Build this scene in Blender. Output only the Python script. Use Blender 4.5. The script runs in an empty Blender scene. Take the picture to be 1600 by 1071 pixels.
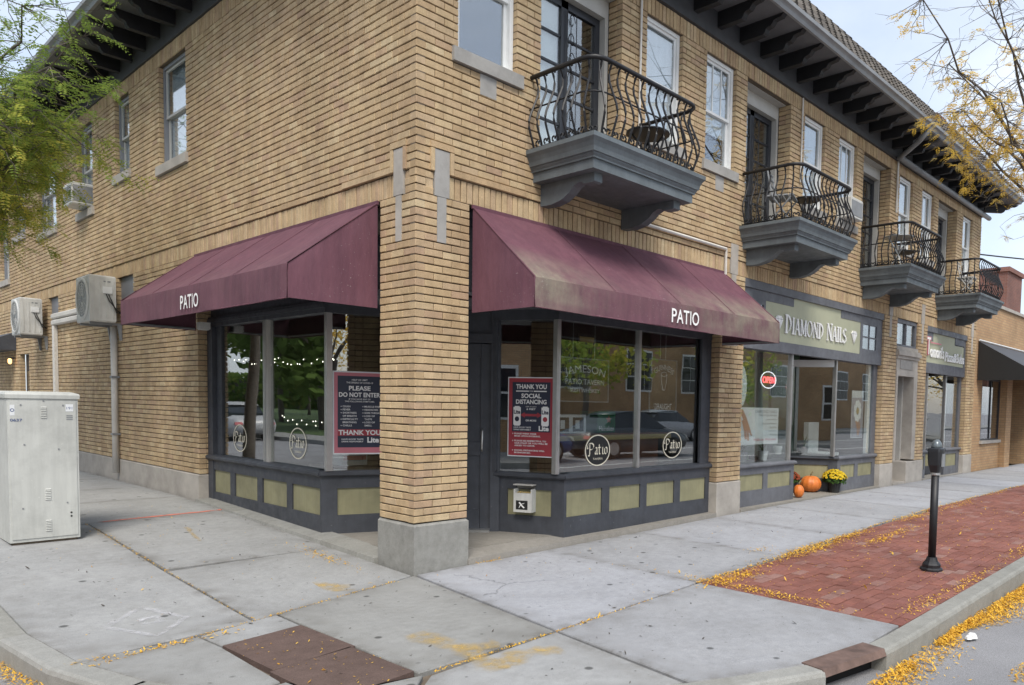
import bpy, math, random
from mathutils import Vector, Matrix
rnd = random.Random(11)
sc = bpy.context.scene
col = sc.collection
R = math.radians

# ---------------------------------------------------------------- camera, sky, sun, exposure
CAM = Vector((-3.7814, -5.8059, 1.5501))
YAW, PITCH, ROLL, FPX, CX, CY = R(49.628), R(-3.2156), R(1.2312), 1179.41, 997.59, 699.54
_f = Vector((math.sin(YAW)*math.cos(PITCH), math.cos(YAW)*math.cos(PITCH), math.sin(PITCH)))
_r = Vector((math.cos(YAW), -math.sin(YAW), 0)); _u = _r.cross(_f)
CR = _r*math.cos(ROLL) + _u*math.sin(ROLL); CU = -_r*math.sin(ROLL) + _u*math.cos(ROLL); CF = _f
cd = bpy.data.cameras.new('camera'); cam = bpy.data.objects.new('camera', cd); col.objects.link(cam)
m = Matrix.Identity(4)
for i in range(3):
    m[i][0] = CR[i]; m[i][1] = CU[i]; m[i][2] = -CF[i]; m[i][3] = CAM[i]
cam.matrix_world = m
cd.sensor_fit = 'HORIZONTAL'; cd.sensor_width = 36.0; cd.lens = FPX/1600*36
cd.shift_x = (800-CX)/1600; cd.shift_y = (CY-535.5)/1600
cd.clip_start = .05; cd.clip_end = 2000
sc.camera = cam
def prj(P):
    d = Vector(P)-CAM; w = d.dot(CF)
    if w <= .1: return None
    return CX+FPX*d.dot(CR)/w, CY-FPX*d.dot(CU)/w, w

SUN_EL, SUN_AZ = R(52), R(222)          # azimuth clockwise from +Y
w = bpy.data.worlds.new('World'); sc.world = w; w.use_nodes = True
nt = w.node_tree; N = nt.nodes; L_ = nt.links
N.clear()
out = N.new('ShaderNodeOutputWorld'); bg = N.new('ShaderNodeBackground'); bg.inputs[1].default_value = .13
sky = N.new('ShaderNodeTexSky'); sky.sky_type = 'NISHITA'; sky.sun_disc = False
sky.sun_elevation = SUN_EL; sky.sun_rotation = SUN_AZ; sky.air_density = 1.0; sky.dust_density = 2.0; sky.ozone_density = 1.5
tc = N.new('ShaderNodeTexCoord'); sep = N.new('ShaderNodeSeparateXYZ')
# clouds on a flat layer overhead: direction divided by its height
mx = N.new('ShaderNodeMath'); mx.operation = 'MAXIMUM'; mx.inputs[1].default_value = .08
ad = N.new('ShaderNodeMath'); ad.operation = 'ADD'; ad.inputs[1].default_value = .25
dv = N.new('ShaderNodeVectorMath'); dv.operation = 'DIVIDE'; cmb = N.new('ShaderNodeCombineXYZ')
nz = N.new('ShaderNodeTexNoise'); nz.inputs['Scale'].default_value = 1.5; nz.inputs['Detail'].default_value = 7; nz.inputs['Roughness'].default_value = .55
rp = N.new('ShaderNodeValToRGB'); rp.color_ramp.elements[0].position = .25; rp.color_ramp.elements[1].position = .80
rp.color_ramp.elements[0].color = (.30,.30,.30,1); rp.color_ramp.elements[1].color = (1,1,1,1)
nz2 = N.new('ShaderNodeTexNoise'); nz2.inputs['Scale'].default_value = 2.3; nz2.inputs['Detail'].default_value = 5
rp2 = N.new('ShaderNodeValToRGB'); rp2.color_ramp.elements[0].color = (3.5,4.1,4.9,1); rp2.color_ramp.elements[1].color = (5.7,5.9,6.2,1)
mix = N.new('ShaderNodeMix'); mix.data_type = 'RGBA'
L_.new(tc.outputs['Generated'], sep.inputs[0]); L_.new(sep.outputs[2], mx.inputs[0]); L_.new(mx.outputs[0], ad.inputs[0])
for i in range(3): L_.new(ad.outputs[0], cmb.inputs[i])
L_.new(tc.outputs['Generated'], dv.inputs[0]); L_.new(cmb.outputs[0], dv.inputs[1])
L_.new(dv.outputs[0], nz.inputs['Vector']); L_.new(dv.outputs[0], nz2.inputs['Vector'])
L_.new(nz.outputs[0], rp.inputs[0]); L_.new(nz2.outputs[0], rp2.inputs[0])
L_.new(rp.outputs[0], mix.inputs[0]); L_.new(sky.outputs[0], mix.inputs[6]); L_.new(rp2.outputs[0], mix.inputs[7])
L_.new(mix.outputs[2], bg.inputs[0]); L_.new(bg.outputs[0], out.inputs[0])

sl = bpy.data.lights.new('sun', 'SUN'); sun = bpy.data.objects.new('sun', sl); col.objects.link(sun)
sl.energy = 2.0; sl.angle = R(24); sl.color = (1, .95, .87)
sd = Vector((math.sin(SUN_AZ)*math.cos(SUN_EL), math.cos(SUN_AZ)*math.cos(SUN_EL), math.sin(SUN_EL)))
sun.rotation_euler = (-sd).to_track_quat('-Z', 'Y').to_euler(); sun.location = sd*60
sc.view_settings.view_transform = 'Standard'; sc.view_settings.look = 'None'
sc.view_settings.gamma = 1; sc.view_settings.exposure = 0.80; sc.view_settings.use_curve_mapping = False

# ---------------------------------------------------------------- materials
def NT(name):
    mt = bpy.data.materials.new(name); mt.use_nodes = True
    nt = mt.node_tree; b = nt.nodes['Principled BSDF']
    return mt, nt, b
def nd(nt, t, **kw):
    n = nt.nodes.new('ShaderNode'+t)
    for k, v in kw.items():
        if isinstance(k, str) and hasattr(n, k): setattr(n, k, v)
    return n
def noise(nt, scale, detail=4, rough=.55, vec=None, stretch=None):
    g = nd(nt, 'NewGeometry'); src = vec or g.outputs['Position']
    if stretch:
        mp = nd(nt, 'Mapping'); mp.inputs['Scale'].default_value = stretch; nt.links.new(src, mp.inputs[0]); src = mp.outputs[0]
    n = nd(nt, 'TexNoise'); n.inputs['Scale'].default_value = scale; n.inputs['Detail'].default_value = detail; n.inputs['Roughness'].default_value = rough
    nt.links.new(src, n.inputs['Vector']); return n.outputs[0]
def ramp(nt, fac, stops):
    r = nd(nt, 'ValToRGB'); e = r.color_ramp.elements
    while len(e) < len(stops): e.new(.5)
    for i, (p, c) in enumerate(stops):
        e[i].position = p; e[i].color = c if len(c) == 4 else (*c, 1)
    nt.links.new(fac, r.inputs[0]); return r.outputs[0]
def mixc(nt, fac, a, b, mode='MIX'):
    x = nd(nt, 'Mix'); x.data_type = 'RGBA'; x.blend_type = mode
    for s, v in ((0, fac), (6, a), (7, b)):
        if isinstance(v, (int, float)): x.inputs[s].default_value = v
        elif isinstance(v, tuple): x.inputs[s].default_value = (*v, 1) if len(v) == 3 else v
        else: nt.links.new(v, x.inputs[s])
    return x.outputs[2]
def bump(nt, b, h, s=.3, d=.01):
    n = nd(nt, 'Bump'); n.inputs['Strength'].default_value = s; n.inputs['Distance'].default_value = d
    nt.links.new(h, n.inputs['Height']); nt.links.new(n.outputs[0], b.inputs['Normal'])
def sc3(c, k): return tuple(min(1, x*k) for x in c)
G3 = lambda v: (v, v, v)
def M(name, c, rough=.65, var=.12, scale=5, bmp=0, bscale=80, metal=0, grime=0, spec=.5, chips=0):
    mt, nt, b = NT(name)
    colr = ramp(nt, noise(nt, scale), [(.3, sc3(c, 1-var)), (.7, sc3(c, 1+var))])
    if grime:
        g = ramp(nt, noise(nt, 1.7, 6, .7), [(.45, G3(1)), (.75, G3(1-grime))])
        colr = mixc(nt, 1.0, colr, g, 'MULTIPLY')
    if chips:
        st_ = ramp(nt, noise(nt, 1, 4, .65, stretch=(22, 22, 1.6)), [(.35, G3(.93)), (.6, G3(1.03))])
        colr = mixc(nt, 1.0, colr, st_, 'MULTIPLY')
        cm = ramp(nt, noise(nt, 38, 3, .6), [(.70, G3(0)), (.73, G3(chips))])
        colr = mixc(nt, cm, colr, sc3((c[0]+.10, c[1]+.10, c[2]+.09), 1.3))
        rr_ = ramp(nt, noise(nt, 9, 4, .6), [(.3, G3(rough-.12)), (.7, G3(rough+.18))]); nt.links.new(rr_, b.inputs['Roughness'])
    nt.links.new(colr, b.inputs['Base Color'])
    if not chips: b.inputs['Roughness'].default_value = rough
    b.inputs['Metallic'].default_value = metal; b.inputs['Specular IOR Level'].default_value = spec
    if bmp: bump(nt, b, noise(nt, bscale, 5), bmp)
    return mt
def rand_island(nt):
    g = nd(nt, 'NewGeometry'); o = nd(nt, 'ObjectInfo'); a = nd(nt, 'Math'); a.operation = 'ADD'
    nt.links.new(g.outputs['Random Per Island'], a.inputs[0]); nt.links.new(o.outputs['Random'], a.inputs[1])
    f = nd(nt, 'Math'); f.operation = 'FRACT'; nt.links.new(a.outputs[0], f.inputs[0]); return f.outputs[0]
def brick_mat(name, pal, grime=.17, rough=.85, striate=True):
    mt, nt, b = NT(name)
    base = ramp(nt, rand_island(nt), [(i/(len(pal)-1), p) for i, p in enumerate(pal)])
    sp = ramp(nt, noise(nt, 130, 3, .6), [(.34, G3(.72)), (.62, G3(1.08))])
    c = mixc(nt, .75, base, sp, 'MULTIPLY')
    g = ramp(nt, noise(nt, .9, 7, .68), [(.42, G3(1.04)), (.78, (1-grime, 1-grime*1.05, 1-grime*1.1))])
    c = mixc(nt, 1.0, c, g, 'MULTIPLY')
    sk = ramp(nt, noise(nt, 1, 6, .7, stretch=(3.2, 3.2, .35)), [(.40, (.80,.79,.78)), (.58, G3(1.03))]); c = mixc(nt, .7 if striate else .3, c, sk, 'MULTIPLY')
    g2 = ramp(nt, noise(nt, 9, 4, .6), [(.35, G3(.86)), (.65, G3(1.06))])
    c = mixc(nt, 1.0, c, g2, 'MULTIPLY')
    nt.links.new(c, b.inputs['Base Color']); b.inputs['Roughness'].default_value = rough; b.inputs['Specular IOR Level'].default_value = .25
    if striate: bump(nt, b, noise(nt, 1, 3, .7, stretch=(260, 260, 40)), .5, .004)
    else: bump(nt, b, noise(nt, 90, 4, .6), .35, .004)
    return mt
def concrete(name, c, dark=.75, spots=True, scale=1.0):
    mt, nt, b = NT(name)
    a = ramp(nt, noise(nt, 1.1*scale, 8, .62), [(.30, sc3(c, .88)), (.5, c), (.72, sc3(c, 1.08))])
    f = ramp(nt, noise(nt, 210, 3, .7), [(.30, G3(.66)), (.5, G3(1)), (.70, G3(1.22))])
    x = mixc(nt, .85, a, f, 'MULTIPLY')
    s = ramp(nt, noise(nt, 3.4*scale, 7, .78), [(.47, G3(1)), (.75, (dark, dark*.97, dark*.92))])
    x = mixc(nt, .5, x, s, 'MULTIPLY')
    s = ramp(nt, noise(nt, 14, 5, .7), [(.35, G3(.88)), (.65, G3(1.06))]); x = mixc(nt, .8, x, s, 'MULTIPLY')
    g = nd(nt, 'NewGeometry')
    if spots:
        for sc_, th, dk in ((3.1, .06, .34), (6.1, .05, .5), (17, .06, .72)):
            v = nd(nt, 'TexVoronoi'); v.inputs['Scale'].default_value = sc_; nt.links.new(g.outputs['Position'], v.inputs['Vector'])
            x = mixc(nt, 1.0, x, ramp(nt, v.outputs['Distance'], [(th, G3(dk)), (th*1.6, G3(1))]), 'MULTIPLY')
        # hairline cracks, broken up so that only stretches of them show
        wn = nd(nt, 'TexNoise'); wn.inputs['Scale'].default_value = 2.2; wn.inputs['Detail'].default_value = 6; nt.links.new(g.outputs['Position'], wn.inputs['Vector'])
        va = nd(nt, 'VectorMath'); va.operation = 'MULTIPLY_ADD'; va.inputs[1].default_value = (.55, .55, .55); nt.links.new(wn.outputs['Color'], va.inputs[0]); nt.links.new(g.outputs['Position'], va.inputs[2])
        ve = nd(nt, 'TexVoronoi'); ve.feature = 'DISTANCE_TO_EDGE'; ve.inputs['Scale'].default_value = .42; nt.links.new(va.outputs[0], ve.inputs['Vector'])
        cr = ramp(nt, ve.outputs['Distance'], [(.0015, G3(.42)), (.0045, G3(1))]); mk = ramp(nt, noise(nt, .55, 3), [(.575, G3(0)), (.60, G3(.8))])
        x = mixc(nt, mk, x, mixc(nt, 1.0, x, cr, 'MULTIPLY'))
        # grit that collects along the joints (stored on the slab edges), patchy
        at = nd(nt, 'Attribute'); at.attribute_name = 'film'; mu = nd(nt, 'Math'); mu.operation = 'MULTIPLY'
        nt.links.new(at.outputs['Fac'], mu.inputs[0]); nt.links.new(ramp(nt, noise(nt, 7, 6, .7), [(.40, G3(0)), (.72, G3(.75))]), mu.inputs[1])
        x = mixc(nt, mu.outputs[0], x, (.11,.10,.085))
    rnd_o = nd(nt, 'ObjectInfo')
    x = mixc(nt, 1.0, x, ramp(nt, rnd_o.outputs['Random'], [(0, (.88, .87, .84)), (1, (1.06, 1.06, 1.07))]), 'MULTIPLY')
    nt.links.new(x, b.inputs['Base Color']); b.inputs['Roughness'].default_value = .9; b.inputs['Specular IOR Level'].default_value = .3
    bump(nt, b, noise(nt, 150, 5, .75), .45, .004)
    return mt
def glass(name, f0=.08, tint=(.9, .93, .92)):
    mt = bpy.data.materials.new(name); mt.use_nodes = True; nt = mt.node_tree; nt.nodes.clear()
    o = nd(nt, 'OutputMaterial'); t = nd(nt, 'BsdfTransparent'); t.inputs[0].default_value = (*tint, 1)
    g = nd(nt, 'BsdfGlossy'); g.inputs['Roughness'].default_value = .004; g.inputs['Color'].default_value = (1, 1, 1, 1)
    lw = nd(nt, 'LayerWeight'); lw.inputs[0].default_value = .5
    p = nd(nt, 'Math'); p.operation = 'POWER'; p.inputs[1].default_value = 5
    q = nd(nt, 'Math'); q.operation = 'MULTIPLY_ADD'; q.inputs[1].default_value = 1-f0; q.inputs[2].default_value = f0
    mx = nd(nt, 'MixShader'); nt.links.new(lw.outputs['Facing'], p.inputs[0]); nt.links.new(p.outputs[0], q.inputs[0])
    nt.links.new(q.outputs[0], mx.inputs[0]); nt.links.new(t.outputs[0], mx.inputs[1]); nt.links.new(g.outputs[0], mx.inputs[2]); nt.links.new(mx.outputs[0], o.inputs[0])
    # old panes are never dead flat
    bn = nd(nt, 'Bump'); bn.inputs['Strength'].default_value = .03; bn.inputs['Distance'].default_value = .02
    nt.links.new(noise(nt, 1.4, 2), bn.inputs['Height']); nt.links.new(bn.outputs[0], g.inputs['Normal'])
    return mt
def leafmat(name, pal, trans=.35):
    mt = bpy.data.materials.new(name); mt.use_nodes = True; nt = mt.node_tree; nt.nodes.clear()
    o = nd(nt, 'OutputMaterial'); d = nd(nt, 'BsdfDiffuse'); t = nd(nt, 'BsdfTranslucent'); mx = nd(nt, 'MixShader'); mx.inputs[0].default_value = trans
    at = nd(nt, 'Attribute'); at.attribute_name = 'tone'
    c = ramp(nt, at.outputs['Fac'], [(i/(len(pal)-1), p) for i, p in enumerate(pal)])
    nt.links.new(c, d.inputs[0]); nt.links.new(c, t.inputs[0]); nt.links.new(d.outputs[0], mx.inputs[1]); nt.links.new(t.outputs[0], mx.inputs[2]); nt.links.new(mx.outputs[0], o.inputs[0])
    return mt
def emit(name, c, s):
    mt, nt, b = NT(name); b.inputs['Base Color'].default_value = (*c, 1); b.inputs['Emission Color'].default_value = (*c, 1); b.inputs['Emission Strength'].default_value = s; return mt

TAN = [(0.544, 0.408, 0.244), (0.484, 0.349, 0.204), (0.574, 0.436, 0.264), (0.456, 0.33, 0.198), (0.513, 0.369, 0.219), (0.605, 0.48, 0.301), (0.534, 0.393, 0.23), (0.475, 0.332, 0.22), (0.563, 0.422, 0.246), (0.536, 0.403, 0.256), (0.485, 0.355, 0.222), (0.554, 0.413, 0.249)]
MT = dict(
 brick=brick_mat('tan brick', TAN),
 mortar=M('raked mortar', (.14,.11,.08), .95, .2, 20),
 headj=M('head joint mortar', (.20,.15,.095), .95, .15, 20),
 lime=M('limestone', (.40,.37,.33), .85, .12, 4, .15, 120, grime=.3),
 limegrey=M('weathered stone', (.33,.32,.30), .85, .12, 3, .2, 100, grime=.4),
 base=concrete('cast concrete base', (.30,.30,.285), .5, False, 3),
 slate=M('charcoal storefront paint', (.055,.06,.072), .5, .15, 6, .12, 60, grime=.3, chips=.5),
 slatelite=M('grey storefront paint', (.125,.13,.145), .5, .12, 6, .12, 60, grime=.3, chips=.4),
 balc=M('blue grey balcony paint', (.125,.146,.158), .55, .14, 5, .15, 50, grime=.35, chips=.3),
 olive=M('olive panel paint', (.27,.255,.15), .6, .12, 4, .1, 60, grime=.25, chips=.35),
 signgreen=M('sage sign board', (.40,.41,.29), .6, .05, 4),
 eave=M('dark eave paint', (.013,.014,.017), .6, .2, 6),
 frieze=M('charcoal frieze paint', (.06,.063,.07), .6, .15, 6),
 soffit=M('grey soffit paint', (.13,.135,.145), .7, .1, 4, grime=.2),
 gutter=M('grey gutter', (.24,.25,.26), .45, .1, 4, grime=.3),
 tile=brick_mat('grey roof tile', [(.12,.11,.10), (.16,.145,.13), (.10,.095,.09), (.18,.165,.145)], .3, .9, False),
 white=M('white window paint', (.72,.73,.72), .5, .06, 5),
 cream=M('cream jamb paint', (.46,.45,.42), .6, .06, 4, grime=.15),
 wingrey=M('grey window paint', (.20,.21,.23), .5, .08, 5),
 black=M('black wrought iron', (.011,.011,.013), .5, .25, 12),
 blackdoor=M('black door paint', (.03,.032,.038), .4, .15, 5),
 alu=M('brushed aluminium', (.55,.55,.54), .35, .08, 10, metal=.85),
 curtain=M('pale curtain', (.80,.81,.82), .9, .1, 3),
 dim=M('dim interior', (.10,.085,.07), .9, .2, 1.5),
 wood=M('brown bar wood', (.19,.075,.038), .4, .3, 4),
 acwhite=M('white appliance enamel', (.60,.60,.57), .45, .05, 4, grime=.3, chips=.2),
 cab=M('beige cabinet enamel', (.52,.53,.50), .5, .05, 3, .05, 30, grime=.3, chips=.25),
 pipe=M('white plastic pipe', (.62,.60,.56), .5, .06, 4, grime=.2),
 rubber=M('black rubber', (.02,.02,.02), .7, .1),
 whitep=M('white lettering', (.82,.82,.80), .5, .02),
 paper=M('white paper', (.70,.72,.73), .7, .04, 6),
 navy=M('navy poster ink', (.028,.034,.06), .5, .06),
 red=M('red poster ink', (.36,.045,.06), .5, .06),
 redlite=M('pink red ink', (.55,.18,.22), .5, .06),
 gold=M('gold lettering', (.45,.33,.12), .5, .1),
 creamink=M('cream lettering', (.85,.79,.62), .5, .04),
 blackink=M('black ink', (.015,.015,.015), .6, .05),
 glass=glass('shop glass', .20), wglass=glass('storm window glass', .24, (.86,.9,.92)),
 pumpkin=M('pumpkin skin', (.62,.17,.03), .5, .2, 14), stem=M('pumpkin stem', (.16,.13,.06), .8, .2),
 terracotta=M('terracotta', (.42,.13,.07), .8, .12, 6),
 grime=M('bark', (.11,.095,.08), .95, .3, 20, .6, 60),
 rust=M('rusty iron', (.13,.085,.07), .75, .35, 9, .3, 60),
 hole=M('black cavity', (.008,.008,.008), .9, .1),
 orange=M('orange spray paint', (.62,.17,.11), .8, .25, 9),
 rubbish=M('white litter', (.7,.7,.68), .8, .1),
 carb=M('dark grey car paint', (.035,.045,.055), .25, .05), carblue=M('blue car paint', (.03,.07,.22), .25, .05),
 carsilver=M('silver car paint', (.4,.41,.42), .3, .05), carglass=M('dark car glass', (.02,.025,.03), .08, .1),
 redbrick=brick_mat('red brick', [(.2,.08,.055), (.25,.1,.07), (.17,.07,.05)], .3),
)
def bricktex(name, c1, c2, mo, sx=1.0):
    mt, nt, b = NT(name)
    g = nd(nt, 'NewGeometry'); s = nd(nt, 'SeparateXYZ'); a = nd(nt, 'Math'); a.operation = 'ADD'; c = nd(nt, 'CombineXYZ')
    nt.links.new(g.outputs['Position'], s.inputs[0]); nt.links.new(s.outputs[0], a.inputs[0]); nt.links.new(s.outputs[1], a.inputs[1])
    nt.links.new(a.outputs[0], c.inputs[0]); nt.links.new(s.outputs[2], c.inputs[1])
    t = nd(nt, 'TexBrick'); t.inputs['Scale'].default_value = 1; t.inputs['Brick Width'].default_value = .2; t.inputs['Row Height'].default_value = .0677; t.inputs['Mortar Size'].default_value = .006
    for i, v in enumerate((c1, c2, mo)): t.inputs[1+i].default_value = (*v, 1)
    nt.links.new(c.outputs[0], t.inputs[0])
    x = mixc(nt, 1, t.outputs[0], ramp(nt, noise(nt, .8, 6, .6), [(.35, G3(1.1)), (.7, G3(.75))]), 'MULTIPLY')
    nt.links.new(x, b.inputs['Base Color']); b.inputs['Roughness'].default_value = .9; return mt
MT['nbrick'] = bricktex('neighbour tan brick', (.46,.30,.16), (.40,.24,.125), (.27,.2,.13))
MT['nred'] = bricktex('far red brick', (.22,.09,.065), (.17,.07,.055), (.2,.15,.13))

def awning_mat():
    mt, nt, b = NT('burgundy awning canvas')
    base = ramp(nt, noise(nt, 2.2, 6, .6), [(.3, (.118,.048,.066)), (.7, (.15,.066,.086))])
    g = nd(nt, 'NewGeometry'); s = nd(nt, 'SeparateXYZ'); nt.links.new(g.outputs['Position'], s.inputs[0])
    # algae and lime film that sits along the lower edge of the slope, in patches
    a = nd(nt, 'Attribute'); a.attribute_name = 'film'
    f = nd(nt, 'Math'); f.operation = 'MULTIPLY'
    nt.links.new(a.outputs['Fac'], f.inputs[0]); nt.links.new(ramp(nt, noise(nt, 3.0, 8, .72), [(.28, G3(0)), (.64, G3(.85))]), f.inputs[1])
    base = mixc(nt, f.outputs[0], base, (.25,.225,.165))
    dr = ramp(nt, noise(nt, 1, 5, .65, stretch=(9, 9, 1.2)), [(.38, (.86,.86,.89)), (.62, (1.05,1.03,1.04))]); base = mixc(nt, 1.0, base, dr, 'MULTIPLY')
    bl = ramp(nt, noise(nt, 55, 2, .5), [(.69, G3(0)), (.72, G3(1))])
    f2 = nd(nt, 'Math'); f2.operation = 'MULTIPLY'; f2.inputs[1].default_value = .5
    nt.links.new(bl, f2.inputs[0])
    f3 = nd(nt, 'Math'); f3.operation = 'MULTIPLY'; nt.links.new(f2.outputs[0], f3.inputs[0]); nt.links.new(ramp(nt, noise(nt, 1.3, 3), [(.5, G3(0)), (.7, G3(1))]), f3.inputs[1])
    base = mixc(nt, f3.outputs[0], base, (.5,.48,.45))
    nt.links.new(base, b.inputs['Base Color']); b.inputs['Roughness'].default_value = .75; b.inputs['Specular IOR Level'].default_value = .35
    bump(nt, b, noise(nt, 1, 4, .6, stretch=(5, 5, 2.2)), .30, .05); return mt
MT['awning'] = awning_mat()
MT['slabA'] = concrete('pale sidewalk concrete', (.35,.36,.385))
MT['slabB'] = concrete('older sidewalk concrete', (.318,.322,.318), .66)
MT['kerb'] = concrete('kerb concrete', (.30,.30,.28), .6, False)
MT['ledge'] = concrete('entry concrete', (.29,.275,.25), .6, False)
MT['tactile'] = brick_mat('brown aggregate tile', [(.125,.088,.075), (.135,.092,.08)], .2, .95, False)
MT['paver'] = brick_mat('red street paver', [(.24,.10,.078), (.28,.12,.093), (.215,.09,.073), (.26,.115,.09), (.25,.11,.092), (.31,.185,.158)], .3, .9, False)
def asphalt():
    mt, nt, b = NT('worn asphalt')
    a = ramp(nt, noise(nt, 260, 2, .7), [(.3, G3(.12)), (.5, (.24,.24,.25)), (.72, (.46,.46,.47))])
    x = mixc(nt, .9, a, ramp(nt, noise(nt, .7, 6, .6), [(.3, G3(.75)), (.7, G3(1.15))]), 'MULTIPLY')
    nt.links.new(x, b.inputs['Base Color']); b.inputs['Roughness'].default_value = .9; bump(nt, b, noise(nt, 260, 3), .5, .006); return mt
MT['asphalt'] = asphalt()
MT['grass'] = M('lawn', (.06,.10,.028), .95, .35, 9, .4, 80)
MT['leafY'] = leafmat('yellow leaflets', [(.74,.44,.05), (.80,.52,.10), (.66,.35,.04), (.42,.22,.05)], .2)
MT['leafG'] = leafmat('honey locust green', [(.16,.25,.06), (.27,.36,.08), (.46,.47,.10), (.66,.56,.11)], .5)
MT['leafT'] = leafmat('yellow tree leaflets', [(.78,.56,.11), (.72,.46,.07), (.80,.64,.24)], .5)
MT['leafD'] = leafmat('dark street tree leaves', [(.07,.12,.03), (.12,.18,.05), (.19,.22,.05)], .35)
MT['mum'] = leafmat('mum leaves', [(.04,.085,.025), (.07,.12,.03)], .2)
MT['mumY'] = leafmat('mum flowers', [(.62,.42,.03), (.70,.52,.05)], .2)
MT['mumR'] = leafmat('rust mum flowers', [(.22,.05,.03), (.32,.09,.04)], .2)
MT['strap'] = leafmat('agave leaves', [(.13,.17,.08), (.2,.23,.11)], .2)
MT['bulb'] = emit('warm white bulb', (1,.93,.8), 3.5)
MT['neonred'] = emit('red neon tube', (1,.12,.13), 1.6)
MT['neonwhite'] = emit('white neon tube', (.9,.95,1), .9)
MT['lamp'] = emit('porch lamp', (1,.55,.2), 1.6)
# ---------------------------------------------------------------- helpers
WL = {}                                   # world position of every parent
def V(*a): return Vector(a)
class MB:
    def __init__(s): s.v = []; s.f = []; s.t = []
    def quad(s, a, b, c, d):
        n = len(s.v); s.v += [tuple(a), tuple(b), tuple(c), tuple(d)]; s.f.append((n, n+1, n+2, n+3)); return s
    def hexa(s, p):                       # 8 points: bottom ring then top ring
        n = len(s.v); s.v += [tuple(q) for q in p]
        for q in ((0,3,2,1), (4,5,6,7), (0,1,5,4), (1,2,6,5), (2,3,7,6), (3,0,4,7)): s.f.append(tuple(n+i for i in q))
        return s
    def box(s, x0, x1, y0, y1, z0, z1):
        return s.hexa([(x0,y0,z0), (x1,y0,z0), (x1,y1,z0), (x0,y1,z0), (x0,y0,z1), (x1,y0,z1), (x1,y1,z1), (x0,y1,z1)])
    def ob(s, F, u0, u1, d0, d1, z0, z1): # oriented box in a wall frame: along, inward depth, height
        p = F.p
        return s.hexa([p(u0,d0,z0), p(u1,d0,z0), p(u1,d1,z0), p(u0,d1,z0), p(u0,d0,z1), p(u1,d0,z1), p(u1,d1,z1), p(u0,d1,z1)])
    def poly(s, lo, hi):                  # two matching rings -> closed prism
        n = len(s.v); k = len(lo); s.v += [tuple(q) for q in lo] + [tuple(q) for q in hi]
        s.f.append(tuple(n+i for i in reversed(range(k)))); s.f.append(tuple(n+k+i for i in range(k)))
        for i in range(k):
            j = (i+1) % k; s.f.append((n+i, n+j, n+k+j, n+k+i))
        return s
    def rings(s, rs, closed=True, cap=True):
        n = len(s.v); k = len(rs[0])
        for r in rs: s.v += [tuple(q) for q in r]
        for a in range(len(rs)-1):
            for i in range(k if closed else k-1):
                j = (i+1) % k; s.f.append((n+a*k+i, n+a*k+j, n+(a+1)*k+j, n+(a+1)*k+i))
        if cap and closed:
            s.f.append(tuple(n+i for i in reversed(range(k)))); s.f.append(tuple(n+(len(rs)-1)*k+i for i in range(k)))
        return s
    def tube(s, pts, r, seg=6, cap=True):
        pts = [Vector(p) for p in pts]; rs = []
        up = V(0, 0, 1)
        for i, p in enumerate(pts):
            t = (pts[min(i+1, len(pts)-1)]-pts[max(i-1, 0)])
            if t.length < 1e-9: t = V(0, 0, 1)
            t.normalize()
            a = t.cross(up)
            if a.length < .15: a = t.cross(V(1, 0, 0))
            a.normalize(); b = a.cross(t); rr = r[i] if isinstance(r, (list, tuple)) else r
            rs.append([p+a*rr*math.cos(2*math.pi*q/seg)+b*rr*math.sin(2*math.pi*q/seg) for q in range(seg)])
        return s.rings(rs, True, cap)
    def lathe(s, c, prof, seg=16, sx=1, sy=1):
        c = Vector(c)
        return s.rings([[c+V(r*sx*math.cos(2*math.pi*q/seg), r*sy*math.sin(2*math.pi*q/seg), z) for q in range(seg)] for r, z in prof])
    def add(s, o): 
        n = len(s.v); s.v += o.v; s.f += [tuple(n+i for i in f) for f in o.f]; s.t += o.t; return s
    def build(s, name, mat, parent=None, smooth=False, origin=None, kind=None, label=None, tone=None):
        if not s.v: return None
        if origin is None:
            xs, ys, zs = zip(*s.v); origin = V((min(xs)+max(xs))/2, (min(ys)+max(ys))/2, min(zs))
        origin = Vector(origin)
        me = bpy.data.meshes.new(name); me.from_pydata([(x-origin[0], y-origin[1], z-origin[2]) for x, y, z in s.v], [], s.f)
        me.materials.append(MT[mat] if isinstance(mat, str) else mat)
        if tone is not None:
            at = me.attributes.new('tone' if isinstance(tone, list) else tone[0], 'FLOAT', 'POINT'); at.data.foreach_set('value', tone if isinstance(tone, list) else tone[1])
        if smooth: me.polygons.foreach_set('use_smooth', [True]*len(me.polygons))
        me.update()
        return link(name, me, parent, origin, kind, label)
def link(name, me, parent=None, origin=(0,0,0), kind=None, label=None):
    o = bpy.data.objects.new(name, me); col.objects.link(o); origin = Vector(origin)
    if parent is not None:
        o.parent = parent; o.location = origin-WL[parent.name]
    else: o.location = origin
    WL[o.name] = origin
    if kind: o['kind'] = kind
    if label: o['label'] = label
    return o
def thing(name, label, cat, loc, group=None):
    o = bpy.data.objects.new(name, None); col.objects.link(o); o.location = loc; o.empty_display_size = .1; WL[o.name] = Vector(loc)
    return tag(o, label, cat, group)
def tag(o, label, cat, group=None):
    o['label'] = label; o['category'] = cat
    if group: o['group'] = group
    return o
def struct(o): o['kind'] = 'structure'; return o
class Fr:                                 # plan frame of a wall: origin, along, outward normal
    def __init__(s, O, u, n=None):
        s.O = Vector((O[0], O[1], 0)); s.u = Vector((u[0], u[1], 0)).normalized()
        s.n = Vector((n[0], n[1], 0)).normalized() if n else V(s.u.y, -s.u.x, 0)
    def p(s, u, d, z): return s.O+s.u*u-s.n*d+V(0, 0, z)
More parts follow.
